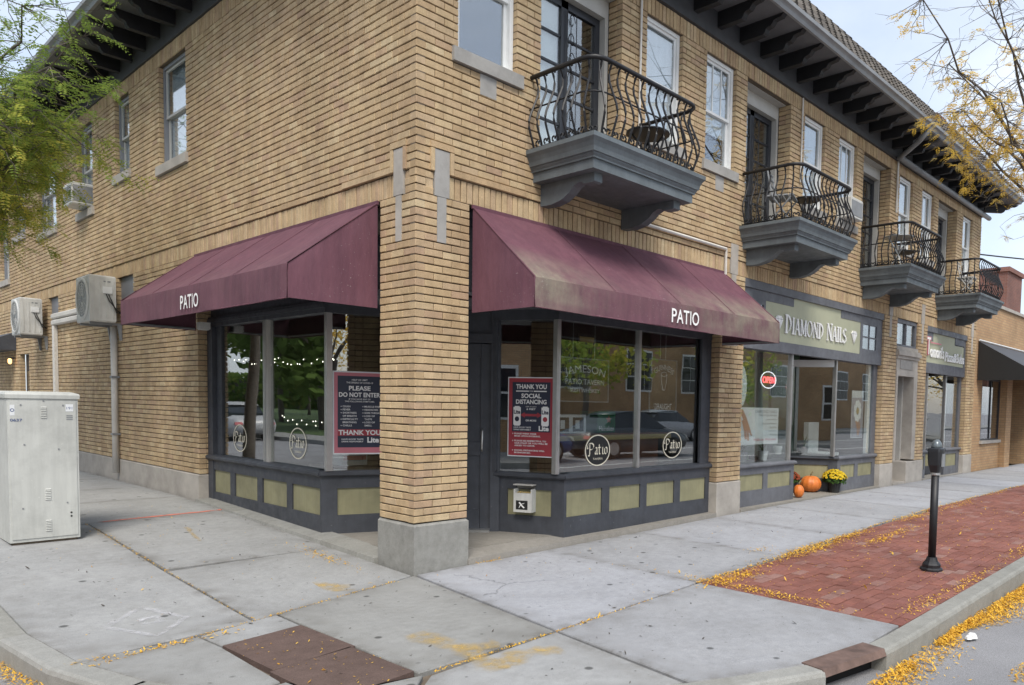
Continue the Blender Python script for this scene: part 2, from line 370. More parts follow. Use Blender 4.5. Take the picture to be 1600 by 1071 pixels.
def seg(P, Q): return Fr(P, (Q[0]-P[0], Q[1]-P[1])), math.hypot(Q[0]-P[0], Q[1]-P[1])
FRONT = Fr((0, 0), (1, 0), (0, -1)); LEFT = Fr((0, 0), (0, 1), (-1, 0))

_tc = {}
def glyphs(body, bold=0, spacing=1.0):
    k = (body, bold, spacing)
    if k not in _tc:
        cu = bpy.data.curves.new('lettering', 'FONT'); cu.body = body; cu.size = 1; cu.resolution_u = 3; cu.offset = bold; cu.space_character = spacing
        o = bpy.data.objects.new('lettering', cu); col.objects.link(o)
        dg = bpy.context.evaluated_depsgraph_get(); me = bpy.data.meshes.new_from_object(o.evaluated_get(dg))
        vs = [v.co[:2] for v in me.vertices]; fs = [tuple(p.vertices) for p in me.polygons]
        col.objects.unlink(o); bpy.data.objects.remove(o); bpy.data.curves.remove(cu); bpy.data.meshes.remove(me)
        _tc[k] = (vs, fs)
    return _tc[k]
class Plane2:                             # flat drawing board: P0 = lower-left corner in space
    def __init__(s, O, ex, n, ey=(0, 0, 1)):
        s.O = Vector(O); s.ex = Vector(ex).normalized(); s.ey = Vector(ey).normalized(); s.n = Vector(n).normalized()
    def at(s, x, y, o=0): return s.O+s.ex*x+s.ey*y+s.n*o
def text(mb, pl, body, x, y, h=None, w=None, align='L', bold=0, off=.002, thick=0, shear=0, spacing=1.0, arc=None):
    vs, fs = glyphs(body, bold, spacing)
    if not vs: return mb
    x0 = min(v[0] for v in vs); x1 = max(v[0] for v in vs); y0 = min(v[1] for v in vs); y1 = max(v[1] for v in vs)
    y0 = min(y0, 0.0) if h is None else y0
    sy = (h/(y1-y0)) if h else w/(x1-x0)
    sx = (w/(x1-x0)) if w else sy
    W = (x1-x0)*sx; dx = {'L': 0, 'C': -W/2, 'R': -W}[align]
    def mp(v, o):
        a = (v[0]-x0)*sx+dx; b = (v[1]-y0)*sy
        if arc:
            th = a/arc; rr = arc+b; a = rr*math.sin(th); b = rr*math.cos(th)-arc
        return pl.at(x+a+shear*b, y+b, o)
    n = len(mb.v); k = len(vs)
    mb.v += [tuple(mp(v, off+thick)) for v in vs]; mb.f += [tuple(n+i for i in f) for f in fs]
    if thick:
        mb.v += [tuple(mp(v, off)) for v in vs]
        ec = {}
        for f in fs:
            for i in range(len(f)):
                a, b = f[i], f[(i+1) % len(f)]; ec[(min(a,b), max(a,b))] = ec.get((min(a,b), max(a,b)), 0)+1
        for (a, b), c in ec.items():
            if c == 1: mb.f.append((n+a, n+b, n+k+b, n+k+a))
    return mb
def pen(mb, pl, strokes, x, y, s, nib, off=.002, sx=None):   # broad-nib strokes
    sx = sx or s
    for q, st in enumerate(strokes):
        bx, by = nib
        if isinstance(st[0], tuple) and isinstance(st[0][0], str): bx, by = st[0][1], st[0][2]; st = st[1:]
        o = off+q*.0004
        for (a, b), (c, d) in zip(st, st[1:]):
            mb.quad(pl.at(x+(a-bx/2)*sx, y+(b-by/2)*s, o), pl.at(x+(a+bx/2)*sx, y+(b+by/2)*s, o), pl.at(x+(c+bx/2)*sx, y+(d+by/2)*s, o), pl.at(x+(c-bx/2)*sx, y+(d-by/2)*s, o))
    return mb
def rect(mb, pl, x0, x1, y0, y1, o=.001): return mb.quad(pl.at(x0,y0,o), pl.at(x1,y0,o), pl.at(x1,y1,o), pl.at(x0,y1,o))
def disc(mb, pl, x, y, r, o=.001, n=24, ry=None):
    k = len(mb.v); mb.v += [tuple(pl.at(x+r*math.cos(2*math.pi*i/n), y+(ry or r)*math.sin(2*math.pi*i/n), o)) for i in range(n)]; mb.f.append(tuple(range(k, k+n))); return mb
def ringf(mb, pl, x, y, r0, r1, o=.001, n=36, asp=1):
    for i in range(n):
        a, b = 2*math.pi*i/n, 2*math.pi*(i+1)/n
        mb.quad(*[pl.at(x+r*math.cos(t), y+r*asp*math.sin(t), o) for r, t in ((r0,a), (r1,a), (r1,b), (r0,b))])
    return mb
def arcpts(cx, cy, rx, ry, a0, a1, n=10): return [(cx+rx*math.cos(R(a0+(a1-a0)*i/n)), cy+ry*math.sin(R(a0+(a1-a0)*i/n))) for i in range(n+1)]

def copy_tree(o, loc, parent=None):
    c = o.copy(); col.objects.link(c); c.parent = parent
    if parent is None: c.location = loc; WL[c.name] = Vector(loc)
    for ch in [x for x in o.children]:
        copy_tree(ch, None, c)
    return c
def gz(x, y):                             # pavement height
    a = .012*max(0, min(x, 6.5))
    b = .037*max(0, min(y, 5))*(1 if x < .3 else 0)
    return max(a, b) if y > -.2 else a
# ---------------------------------------------------------------- brick building
CO, ZB, BL = .0677, .458, .19            # course, top of base, brick length
def zk(k): return ZB+k*CO
END = 15.75; BACK = 17.6
bld = thing('brick_building', 'two storey tan brick corner building with tavern, shops, balconies and bracketed eaves', 'building', (0, 0, 0))
BR = []                                   # (frame, u0, u1, z0, z1, recess)
mort = MB(); headm = MB()
FR2 = {'F': FRONT, 'L': LEFT}
def split(a, b, phase):
    s = [a]; n = math.floor((a-phase)/BL)+1
    while phase+n*BL < b-1e-6:
        s.append(phase+n*BL); n += 1
    s.append(b)
    if len(s) > 2 and s[1]-s[0] < .045: s.pop(1)
    if len(s) > 2 and s[-1]-s[-2] < .045: s.pop(-2)
    return s
def minus(iv, holes):
    for h0, h1 in holes:
        nv = []
        for a, b in iv:
            if h1 <= a or h0 >= b: nv.append((a, b)); continue
            if h0 > a+.01: nv.append((a, h0))
            if h1 < b-.01: nv.append((h1, b))
        iv = nv
    return iv
GAPH, GAPV, DEP = .0105, .006, .092
def course(fr, k, iv, par, rec=0):
    F = FR2[fr] if isinstance(fr, str) else fr
    z0 = zk(k); z1 = z0+CO-GAPH; ph = 0 if (k+par) % 2 == 0 else BL/2
    for a, b in iv:
        if a == 0 and ph > 0: a = BL/2
        s = split(a, b, ph)
        for p, q in zip(s, s[1:]): BR.append((fr, p+(GAPV/2+rnd.uniform(-.0015, .0015))*(p != a), q-(GAPV/2+rnd.uniform(-.0015, .0015))*(q != b), z0+rnd.uniform(-.0012, .0012), z1+rnd.uniform(-.0015, .0012), rec+rnd.uniform(-.0025, .0025)))
        headm.ob(F, a+.003, b-.003, rec+.009, DEP-.002, z0+.001, z1-.001)
        mort.ob(F, a+.004, b-.004, rec+.018, DEP-.002, z1-.001, z1+GAPH+.002)
def soldier(fr, k0, k1, iv, rec):
    F = FR2[fr]
    z0, z1 = zk(k0), zk(k1)-GAPH
    for a, b in iv:
        n = max(1, round((b-a)/.068)); st = (b-a)/n
        for i in range(n): BR.append((fr, a+i*st+.0045, a+(i+1)*st-.0045, z0, z1, rec+rnd.uniform(-.003, .003)))
        mort.ob(F, a+.003, b-.003, rec+.016, DEP+rec-.002, z0-.002, z1+GAPH)
DOORX = [1.42+3.78*i for i in range(4)]; DW = 1.2
W1 = [.43]; W2 = [3.05, 6.83, 10.61, 14.39]; W3 = [4.24, 8.02, 11.80]; WW = .68
up_open = [(x, x+WW, 61, 83) for x in W1+W2[:3]+W3] + [(14.39, 15.07, 61, 83)] + [(x, x+DW, 53, 83) for x in DOORX]
piersF = [(0, .57, 0), (4.70, 5.28, 1), (10.16, 10.78, 1), (11.90, 12.42, 1), (15.12, END, 1)]
LWIN = [(5.27, 6.27, 61, 83), (7.54, 8.22, 64, 83), (9.42, 10.28, 60, 83), (11.75, 13.05, 60, 83), (14.2, 15.2, 63, 83), (15.75, 16.6, 51, 72)]
LLOW = [(7.46, 8.25, 36, 43), (11.75, 12.5, 36, 43), (14.13, 14.95, -5, 28)]
PSTONE = [(.19, .345), (4.90, 5.075), (10.36, 10.53), (12.05, 12.22), (15.35, 15.52)]
def pst(k):                               # limestone inlays at the pier heads
    if 37 <= k < 43: return [(a+.03, b-.03) for a, b in PSTONE]
    if 46 <= k < 49: return PSTONE
    return []
for k in range(0, 43):
    course('F', k, minus([(a, b) for a, b, k0 in piersF if k >= k0], pst(k)), 0)
    iv = [(0, .57)]
    if k >= 1: iv += minus([(4.95, BACK)], [(a, b) for a, b, c, d in LLOW if c <= k < d])
    course('L', k, minus(iv, [h for h in pst(k)[:1]]), 1)
for k in range(46, 83):
    course('F', k, minus([(0, END)], [(a, b) for a, b, c, d in up_open if c <= k < d]+pst(k)), 0)
    course('L', k, minus([(0, BACK)], [(a, b) for a, b, c, d in LWIN if c <= k < d]+pst(k)[:1]), 1)
soldier('F', 43, 46, minus([(.105, END)], PSTONE), .014)
soldier('L', 43, 46, minus([(.105, BACK)], PSTONE[:1]), .014)
for k in (43, 44, 45):                    # corner bricks between the soldier runs
    BR.append(('F', 0, .185 if k % 2 else .10, zk(k), zk(k)+CO-GAPH, .006)); BR.append(('L', 0.002, .10 if k % 2 else .185, zk(k), zk(k)+CO-GAPH, .0065))
soldier('F', 83, 86, [(0, END)], .004); soldier('L', 83, 86, [(0.1, BACK)], .004)
# brick jambs of the deep balcony doorways, inner pier faces
for x in DOORX:
    Fj = Fr((x+DW, 0), (0, 1), (-1, 0))
    for k in range(53, 83): course(Fj, k, [(.095, .21)], k)
for (x, k0) in ((.57, 0), (5.28, 1), (10.78, 1), (12.42, 1)):
    Fj = Fr((x, 0), (0, 1), (1, 0))
    for k in range(k0, 43): course(Fj, k, [(.095, .30 if x > 1 else .57)], k)
for (x, k0) in ((4.70, 1), (10.16, 1), (11.9, 1), (15.12, 1)):
    Fj = Fr((x, 0), (0, 1), (-1, 0))
    for k in range(k0, 43): course(Fj, k, [(.095, .30)], k)
Fj = Fr((0, .57), (1, 0), (0, 1))
for k in range(43): course(Fj, k, [(.095, .47)], k)
Fj = Fr((0, 4.95), (1, 0), (0, -1))
for k in range(1, 43): course(Fj, k, [(.095, .30)], k)
for (a, b, k0, k1) in LWIN+LLOW[:2]:      # far jambs of the side windows
    Fj = Fr((0, b), (1, 0), (0, -1))
    for k in range(max(k0, 0), min(k1, 83)): course(Fj, k, [(.095, .16)], k)
def FRo(fr): return FR2[fr] if isinstance(fr, str) else fr
def bmesh_local(ln, h, dep=DEP, ch=.004):
    fr_ = [(ch,0,ch), (ln-ch,0,ch), (ln-ch,0,h-ch), (ch,0,h-ch)]; md = [(0,ch,0), (ln,ch,0), (ln,ch,h), (0,ch,h)]; bk = [(0,dep,0), (ln,dep,0), (ln,dep,h), (0,dep,h)]
    f = [(0,1,2,3)]
    for i in range(4):
        j = (i+1) % 4; f += [(4+i, 4+j, j, i), (8+i, 8+j, 4+j, 4+i)]
    return fr_+md+bk, f
wall = mort.build('brick_wall', 'mortar', bld, origin=(0, 0, 0))
headm.build('head_joints', 'headj', wall, origin=(0, 0, 0), kind='stuff')
# the 300 bricks that show largest are objects of their own
sz = []
for i, (fr, a, b, z0, z1, rec) in enumerate(BR):
    F = FRo(fr); c = F.p((a+b)/2, rec, (z0+z1)/2); q = prj(c); s = 0
    if q and 5 < q[0] < 1595 and 5 < q[1] < 1065 and fr in ('F', 'L'):
        d = CAM-c; s = max(0, d.normalized().dot(F.n))/q[2]**2*(b-a)
        if c.z < 3.3 and (c.x > .6 or c.y > .6): s *= .5
    sz.append((s, i))
own = set(i for s, i in sorted(sz, reverse=True)[:300])
cache = {}; st = MB()
for i, (fr, a, b, z0, z1, rec) in enumerate(BR):
    F = FRo(fr); ln, h = b-a, z1-z0
    key = (round(ln, 3), round(h, 3))
    if key not in cache: cache[key] = bmesh_local(*key)
    vs, fs = cache[key]
    if i in own:
        mk = ('m',)+key+(fr,)
        if mk not in cache:
            me = bpy.data.meshes.new('brick'); me.from_pydata([F.u*v[0]-F.n*v[1]+V(0, 0, v[2]) for v in vs], [], fs); me.materials.append(MT['brick']); cache[mk] = me
        o = link('brick', cache[mk], wall, F.p(a, rec, z0)); o.rotation_euler = (0, rnd.uniform(-.004, .004) if fr == 'F' else 0, rnd.uniform(-.003, .003))
    else:
        n = len(st.v); O = F.p(a, rec, z0); ux, uy, nx, ny = F.u.x, F.u.y, F.n.x, F.n.y
        st.v += [(O.x+ux*x-nx*y, O.y+uy*x-ny*y, O.z+z) for x, y, z in vs]; st.f += [tuple(n+j for j in f) for f in fs]
st.build('brick_courses', 'brick', wall, origin=(0, 0, 0), kind='stuff')

# limestone inlays, pier bases, side plinth
def bevelbox(mb, F, u0, u1, d0, d1, z0, z1, c=.012):
    mb.rings([[F.p(u0+i, d0+i, z), F.p(u1-i, d0+i, z), F.p(u1-i, d1, z), F.p(u0+i, d1, z)] for i, z in ((0, z0), (0, z1-c), (c, z1))]); return mb
for i, (a, b) in enumerate(PSTONE):
    MB().ob(FRONT, a, b, -.004, .08, zk(43)-.004, zk(49)-.006).build('stone_inlay', 'limegrey' if i == 0 else 'lime', bld)
    MB().ob(FRONT, a+.03, b-.03, -.002, .08, zk(37), zk(43)-.008).build('stone_inlay', 'limegrey' if i == 0 else 'lime', bld)
a, b = PSTONE[0]
MB().ob(LEFT, a, b, -.004, .08, zk(43)-.004, zk(49)-.006).build('stone_inlay', 'lime', bld)
MB().ob(LEFT, a+.03, b-.03, -.002, .08, zk(37), zk(43)-.008).build('stone_inlay', 'lime', bld)
# proud bricks that frame the inlays
fr_ = MB()
for F in (FRONT, LEFT):
    for u in (a-.045, b+.004): fr_.ob(F, u, u+.04, -.014, .05, zk(46)+.004, zk(49)-.006)
    fr_.ob(F, a-.045, b+.045, -.012, .05, zk(49)+.002, zk(50)-.012)
    fr_.ob(F, b+.05, b+.9, -.010, .05, zk(46)+.004, zk(47)-.010)
fr_.build('brick_moulding', 'brick', wall)
for x in [w+WW/2 for w in W1+W3[:2]]: MB().ob(FRONT, x-.095, x+.095, -.003, .06, zk(59)-.06, zk(61)-.008).build('stone_inlay', 'limegrey', bld)
cb = bevelbox(MB(), FRONT, -.008, .582, -.010, .585, -.06, ZB-.012, .02)
cb.build('pier_base', 'base', bld)
for (a, b, k0) in piersF[1:]: bevelbox(MB(), FRONT, a-.006, b+.006, -.008, .30, -.05, zk(1)-.010).build('pier_base', 'lime', bld)
u = 4.945
while u < BACK:
    v = min(BACK, u+1.25)
    if not (u < 14.9 and v > 14.2): bevelbox(MB(), LEFT, u+.002, v-.002, -.012, .25, .02, zk(1)-.010).build('plinth_stone', 'lime', bld)
    u = v

# ------------------------------------------------ windows and balcony doors
def window(F, u0, u1, z0, z1, dep, mat, sillmat='limegrey', muntin=0, shade=.55, sill_h=.135, sash=True):
    fw = .045
    fm = MB()
    for a, b, c, d in ((u0, u0+fw, z0, z1), (u1-fw, u1, z0, z1), (u0+fw, u1-fw, z1-fw, z1), (u0+fw, u1-fw, z0, z0+fw*.7)): fm.ob(F, a, b, dep, dep+.09, c, d)
    w = fm.build('window', mat, bld)
    a, b, c, d = u0+fw, u1-fw, z0+fw*.7, z1-fw; mid = (c+d)/2+rnd.uniform(-.01, .01); s = .032
    for q, (y0, y1, dd) in enumerate(((mid-.015, d, .022), (c, mid+.015, .05))):
        sm = MB()
        for e, f, g, h in ((a, a+s, y0, y1), (b-s, b, y0, y1), (a+s, b-s, y1-s, y1), (a+s, b-s, y0, y0+s)): sm.ob(F, e, f, dep+dd, dep+dd+.025, g, h)
        if muntin and q == 0:
            for t in range(1, muntin): 
                x = a+(b-a)*t/muntin; sm.ob(F, x-.009, x+.009, dep+dd+.003, dep+dd+.02, y0+s, y1-s)
        sm.build('sash', mat if mat != 'wingrey' else 'cream', w)
        MB().ob(F, a+s-.004, b-s+.004, dep+dd+.010, dep+dd+.014, y0+s-.004, y1-s+.004).build('pane', 'wglass', w)
    # blind pulled part of the way, room behind
    zc = c+(d-c)*(1-shade)
    n = 14; cm = MB(); rs = []
    for t in range(n+1):
        x = a+(b-a)*t/n; rs.append([F.p(x, dep+.088+.006*math.sin(t*2.4+u0*7), zc), F.p(x, dep+.088+.006*math.sin(t*2.4+u0*7), d)])
    cm.rings(rs, False, False); cm.build('curtain', 'curtain', w, smooth=True)
    if sill_h: 
        sm = MB(); sm.hexa([F.p(u0-.07, -.035, z0-sill_h), F.p(u1+.07, -.035, z0-sill_h), F.p(u1+.07, dep+.05, z0-sill_h), F.p(u0-.07, dep+.05, z0-sill_h),
                 F.p(u0-.07, -.035, z0-.012), F.p(u1+.07, -.035, z0-.012), F.p(u1+.07, dep+.05, z0+.004), F.p(u0-.07, dep+.05, z0+.004)])
        sm.build('sill', sillmat, w)
    return w
for i, x in enumerate(W1+W2+W3):
    window(FRONT, x+.004, x+WW-.004, zk(63), zk(83)-.004, .055, 'white', 'limegrey', 3 if x in W3 else 0, [.5, .95, .9, 1, .8, .7, .95, .6][i])
for (a, b, k0, k1) in LWIN: window(LEFT, a+.004, b-.004, zk(k0+2), zk(k1)-.004, .06, 'wingrey', 'lime', 0, .98)
for i, x in enumerate(DOORX):
    F = FRONT; z0, z1 = 4.03, zk(83)
    jm = MB(); jm.ob(F, x+.10, x+DW-.002, .215, .34, z1-.20, z1-.004); jm.ob(F, x+DW-.055, x+DW-.002, .215, .34, z0, z1-.2); jm.ob(F, x+.002, x+.06, .1, .34, z0, z1)
    jm.ob(F, x+.004, x+DW-.004, .094, .215, z1-.012, z1+.02)
    fr2 = jm.build('doorway', 'cream', bld)
    dm = MB(); D = .30
    a, b, t = x+.06, x+DW-.055, z1-.2
    for e, f, g, h in ((a, a+.07, z0, t), (b-.07, b, z0, t), ((a+b)/2-.05, (a+b)/2+.05, z0, t), (a+.07, b-.07, t-.08, t), (a+.07, b-.07, z0, z0+.22)): dm.ob(F, e, f, D, D+.05, g, h)
    for s_ in (0, 1):
        e = a+.07 if s_ == 0 else (a+b)/2+.05; f = (a+b)/2-.05 if s_ == 0 else b-.07
        for q in range(1, 5):
            zz = z0+.22+(t-.08-z0-.22)*q/5; dm.ob(F, e, f, D+.01, D+.04, zz-.012, zz+.012)
    d_ = dm.build('door', 'blackdoor', bld)
    for s_ in (0, 1):
        e = a+.07 if s_ == 0 else (a+b)/2+.05; f = (a+b)/2-.05 if s_ == 0 else b-.07
        for q in range(5):
            g = z0+.22+(t-.08-z0-.22)*q/5+.012; h = z0+.22+(t-.08-z0-.22)*(q+1)/5-.012
            MB().ob(F, e, f, D+.022, D+.027, g, h).build('pane', 'glass', d_)
    MB().ob(F, a+.07, (a+b)/2-.05, D+.06, D+.065, z0+.2, t-.05).build('curtain', 'curtain', d_)
    # wrought iron scroll panel of the security gate
    g_ = MB(); gx = (a+b)/2+.09
    for q in range(8):
        zc = z0+.2+q*.2; sgn = 1 if q % 2 else -1
        g_.tube([F.p(gx+sgn*.05*math.cos(tt)*(1-tt/9), D-.02, zc+.09*math.sin(tt)*(1-tt/9)+.05) for tt in [p*.45 for p in range(14)]], .006, 4)
    for dx in (-.07, .07): g_.tube([F.p(gx+dx, D-.02, z0+.03), F.p(gx+dx, D-.02, t-.1)], .007, 4)
    g_.build('iron_scroll', 'black', d_)
    MB().ob(F, a+.09, a+.12, D-.03, D, z0+.98, z0+1.08).build('handle', 'alu', d_)

# ------------------------------------------------ floors, inner shell, roof slab (keeps daylight out of the rooms)
sh = MB()
sh.box(.12, END-.02, .32, BACK-.1, 3.12, 3.36); sh.box(.11, END-.02, .11, BACK-.1, 6.30, 6.36)
sh.box(END-.12, END, .1, BACK, 0, 6.3); sh.box(.1, END-.12, 9.0, 9.15, 0, 6.29); sh.box(.1, .2, BACK-.2, BACK-.1, 0, 6.29)
sh.box(.6, END-.13, .36, 8.99, 0.01, .09)
for x in (5.0, 10.5, 12.2): sh.box(x-.05, x+.05, .33, 8.99, .09, 3.12)
sh.box(.3, 5.0, 5.05, 5.15, .09, 3.12)
for y in (3.2,): sh.box(.35, END-.13, y, y+.1, 3.37, 6.29)
sh.box(3.4, 3.5, .35, 3.2, 3.37, 6.29)
sh.build('interior_shell', 'dim', bld, origin=(0, 0, 0))
MB().box(END-.115, END+.006, .1, BACK, 0, 6.3).build('party_wall', 'nbrick', bld)

# ------------------------------------------------ eaves, brackets, gutter, tiled roof
ZS = 6.60; OV = .72
fz = MB(); fz.box(-.02, END+.02, -.035, .05, zk(86)-.004, ZS); fz.box(-.02, .05, .05, BACK, zk(86)-.004, ZS)
sf = MB()
sf.box(-OV, END+.45, -OV, -.036, ZS, ZS+.03); sf.box(-OV, -.021, -.035, BACK, ZS, ZS+.03); sf.box(END+.021, END+.45, -.035, 2, ZS, ZS+.03)
eav = sf.build('eave', 'soffit', bld, origin=(0, 0, 0))
fz.build('frieze_board', 'frieze', eav, origin=(0, 0, 0))
prof = [(0, 6.405), (.36, 6.405), (.385, 6.43), (.40, 6.47), (.43, 6.485), (.47, 6.49), (.50, 6.52), (.515, 6.545), (.56, 6.555), (.62, 6.56), (.66, 6.598), (0, 6.598)]
bm = MB(); bm.poly([(-.045, -d, z-6.405) for d, z in prof], [(.045, -d, z-6.405) for d, z in prof])
b0 = bm.build('bracket', 'eave', eav, origin=(0, 0, 0)); b0.location = (.30, -.036, 6.404)
nb = 0; x = .30
while x < END-.1:
    if nb:
        c = b0.copy(); col.objects.link(c); c.parent = eav; c.location = (x, -.036, 6.404)
    x += .517; nb += 1
y = .40
while y < BACK-.3:
    c = b0.copy(); col.objects.link(c); c.parent = eav; c.location = (-.021, y, 6.404); c.rotation_euler = (0, 0, R(-90)); y += .575
for qx, qy, rz in ((-.02, -.02, -45), (END+.02, -.03, 45)):
    c = b0.copy(); col.objects.link(c); c.parent = eav; c.location = (qx, qy, 6.404); c.rotation_euler = (0, 0, R(rz)); c.scale = (1, 1.3, 1)
gp = [(OV-.005, ZS-.02), (OV+.03, ZS-.02), (OV+.045, ZS+.02), (OV+.06, ZS+.035), (OV+.09, ZS+.05), (OV+.095, ZS+.095), (OV+.07, ZS+.095), (OV-.005, ZS+.085)]
gm = MB()
gm.rings([[V(-o, BACK, z) for o, z in gp], [V(-o, -o, z) for o, z in gp], [V(END+.45+o-OV, -o, z) for o, z in gp], [V(END+.45+o-OV, 2, z) for o, z in gp]])
gm.build('gutter', 'gutter', eav, origin=(0, 0, 0))
RZ0, RZ1, RY0, RY1 = ZS+.085, 7.60, OV+.03, .18
rf = MB()
xe = END+.45
def rl(t): 
    o = RY0+(-RY1-RY0)*t if False else RY0-(RY0-(-RY1+.0))*t
    return o
o1 = .08
rf.rings([[V(-RY0, -RY0, RZ0), V(xe+.05, -RY0, RZ0), V(xe+.05, BACK, RZ0), V(-RY0, BACK, RZ0)], [V(-o1, -o1, RZ1), V(xe-.5, -o1, RZ1), V(xe-.5, BACK, RZ1), V(-o1, BACK, RZ1)]])
roof = rf.build('roof', 'tile', bld, origin=(0, 0, 0))
tl = MB(); rows = 9; ncol = int((xe+RY0)/.235)
for r_ in range(rows):
    t0, t1 = r_/rows, (r_+1.12)/rows
    for c_ in range(ncol):
        x0 = -RY0+.1+c_*.235+(.117 if r_ % 2 else 0); x1 = x0+.229
        inset = (RY0-o1)*t0
        if x0 < -RY0+inset or x1 > xe+.05-inset*1.0: continue
        P = lambda x, t, o: (x, -(RY0-(RY0-o1)*t)-o*.78, RZ0+(RZ1-RZ0)*t+o*.62)
        j = rnd.uniform(-.004, .004)
        tl.rings([[P(x0, t, .012+j), P(x0+.05, t, o+j), P(x0+.11, t, o+j), P(x0+.15, t, .016+j), P(x1, t, .012+j)] for t, o in ((t0, .062), (min(t1, 1.02), .035))], False, False)
        tl.quad(P(x0, t0, .0), P(x1, t0, .0), P(x1, t0, .014+j), P(x0, t0, .014+j)); tl.quad(P(x0+.0, t0, .0), P(x0+.15, t0, .0), P(x0+.11, t0, .062+j), P(x0+.05, t0, .062+j))
tl.build('roof_tiles', 'tile', roof, origin=(0, 0, 0), kind='stuff')
MB().box(14.6, 15.15, .8, 1.3, 7.0, 8.45).build('chimney', 'nred', roof); MB().box(14.56, 15.19, .76, 1.34, 8.45, 8.6).build('chimney_cap', 'nred', roof)
# conductor pipe under the far eave, downspout elbow, thin conduits
pp = MB(); pp.tube([(10.0, -OV-.03, ZS-.02), (10.05, -.55, 6.42), (10.3, -.14, 6.30), (10.36, -.10, 6.27)], .045, 8); pp.tube([(10.3, -.10, 6.285), (16.0, -.10, 6.285)], .055, 8)
pp.build('conductor_pipe', 'gutter', eav, smooth=True)
cn = MB(); cn.tube([(2.91, -.025, 6.25), (2.91, -.025, 4.2)], .014, 6); cn.tube([(6.70, -.025, 6.25), (6.70, -.025, 5.0)], .014, 6); cn.tube([(10.42, -.03, 6.25), (10.42, -.03, 5.3)], .02, 6)
cn.build('conduit', 'pipe', bld)
cn = MB(); cn.tube([(2.7, -.03, 3.66), (4.735, -.03, 3.66), (4.735, -.03, 3.2)], .020, 6); cn.build('conduit', 'pipe', bld)
# ---------------------------------------------------------------- storefronts
def bulkhead(P, Q, panels, z0, mat, parent=None, zp=(.30, .59), zt=.735, sill=.045, z1=.78):
    F, Ln = seg(P, Q); m_ = MB()
    m_.ob(F, 0, Ln, .026, .10, z0, zt)                       # backing
    us = [0]+[x for p in panels for x in p]+[Ln]
    m_.ob(F, 0, Ln, 0, .026, z0, zp[0]); m_.ob(F, 0, Ln, 0, .026, zp[1], zt)
    for a, b in zip(us[0::2], us[1::2]): 
        if b-a > .005: m_.ob(F, a, b, .0005, .026, zp[0], zp[1])
    o = m_.build('storefront_bulkhead', mat, bld)
    for a, b in panels:
        pm = MB(); pm.ob(F, a, b, .019, .0262, zp[0], zp[1]); pm.build('panel', 'olive', o)
    s_ = MB(); s_.rings([[F.p(-.02, d, z), F.p(Ln+.02, d, z), F.p(Ln+.02, .14, z), F.p(-.02, .14, z)] for d, z in ((-sill*.5, zt-.02), (-sill, zt), (-sill, z1-.02), (-sill*.6, z1-.004), (-.0, z1+.006))])
    s_.build('sill', mat, o)
    return o, F, Ln
def glazing(F, u0, u1, z0, z1, d, parent, g='glass'):
    return MB().ob(F, u0, u1, d, d+.006, z0, z1).build('pane', g, parent)
def post(F, u, d, z0, z1, parent, w=.045, mat='alu', dp=.05):
    m_ = MB(); m_.ob(F, u-w/2, u+w/2, d-.012, d+dp, z0, z1); m_.ob(F, u-w*.22, u+w*.22, d-.02, d-.011, z0, z1)
    return m_.build('mullion', mat, parent)
ZG, ZH = .785, 2.45
# --- tavern, street front
b1, F1, n1 = bulkhead((1.95, .12), (4.70, .12), [(.04,.61), (.735,1.29), (1.415,1.97), (2.095,2.66)], .06, 'slate')
G1 = Fr((1.87, .16), (1, 0), (0, -1))
glazing(G1, .02, 1.33, ZG, ZH, .02, b1); glazing(G1, 1.37, 2.70, ZG, ZH, .02, b1)
post(G1, .0, .0, ZG-.005, ZH, b1, .055); post(G1, 1.35, .0, ZG-.005, ZH, b1, .045)
jm = MB(); jm.ob(G1, 2.70, 2.83, -.02, .10, ZG-.005, ZH); jm.ob(G1, 2.60, 2.70, -.035, .0, ZG-.004, ZH); jm.build('jamb', 'slate', b1)
hd = MB()
hd.ob(G1, -.03, 2.83, -.03, .12, ZH, ZH+.07); hd.ob(G1, -.03, 2.83, -.05, .12, ZH+.07, ZH+.11); hd.ob(G1, -1.29, 2.83, .0, .12, ZH+.11, 3.37)
hd.build('transom_head', 'slate', b1)
# --- tavern, street-side return to the door
b2, F2, n2 = bulkhead((1.62, .86), (1.95, .12), [(.13, .66)], .06, 'slate')
A_, B_ = V(1.87, .16, 0), V(1.585, .86, 0)
G2 = Fr((B_.x, B_.y), (A_.x-B_.x, A_.y-B_.y)); nG2 = (A_-B_).length
glazing(G2, .03, nG2-.03, ZG, ZH, .02, b2)
MB().ob(G2, -.02, .03, -.02, .08, ZG, ZH).build('jamb', 'slate', b2)
hd = MB(); hd.ob(G2, -.05, nG2+.02, -.02, .1, ZH, ZH+.11); hd.build('transom_head', 'slate', b2)
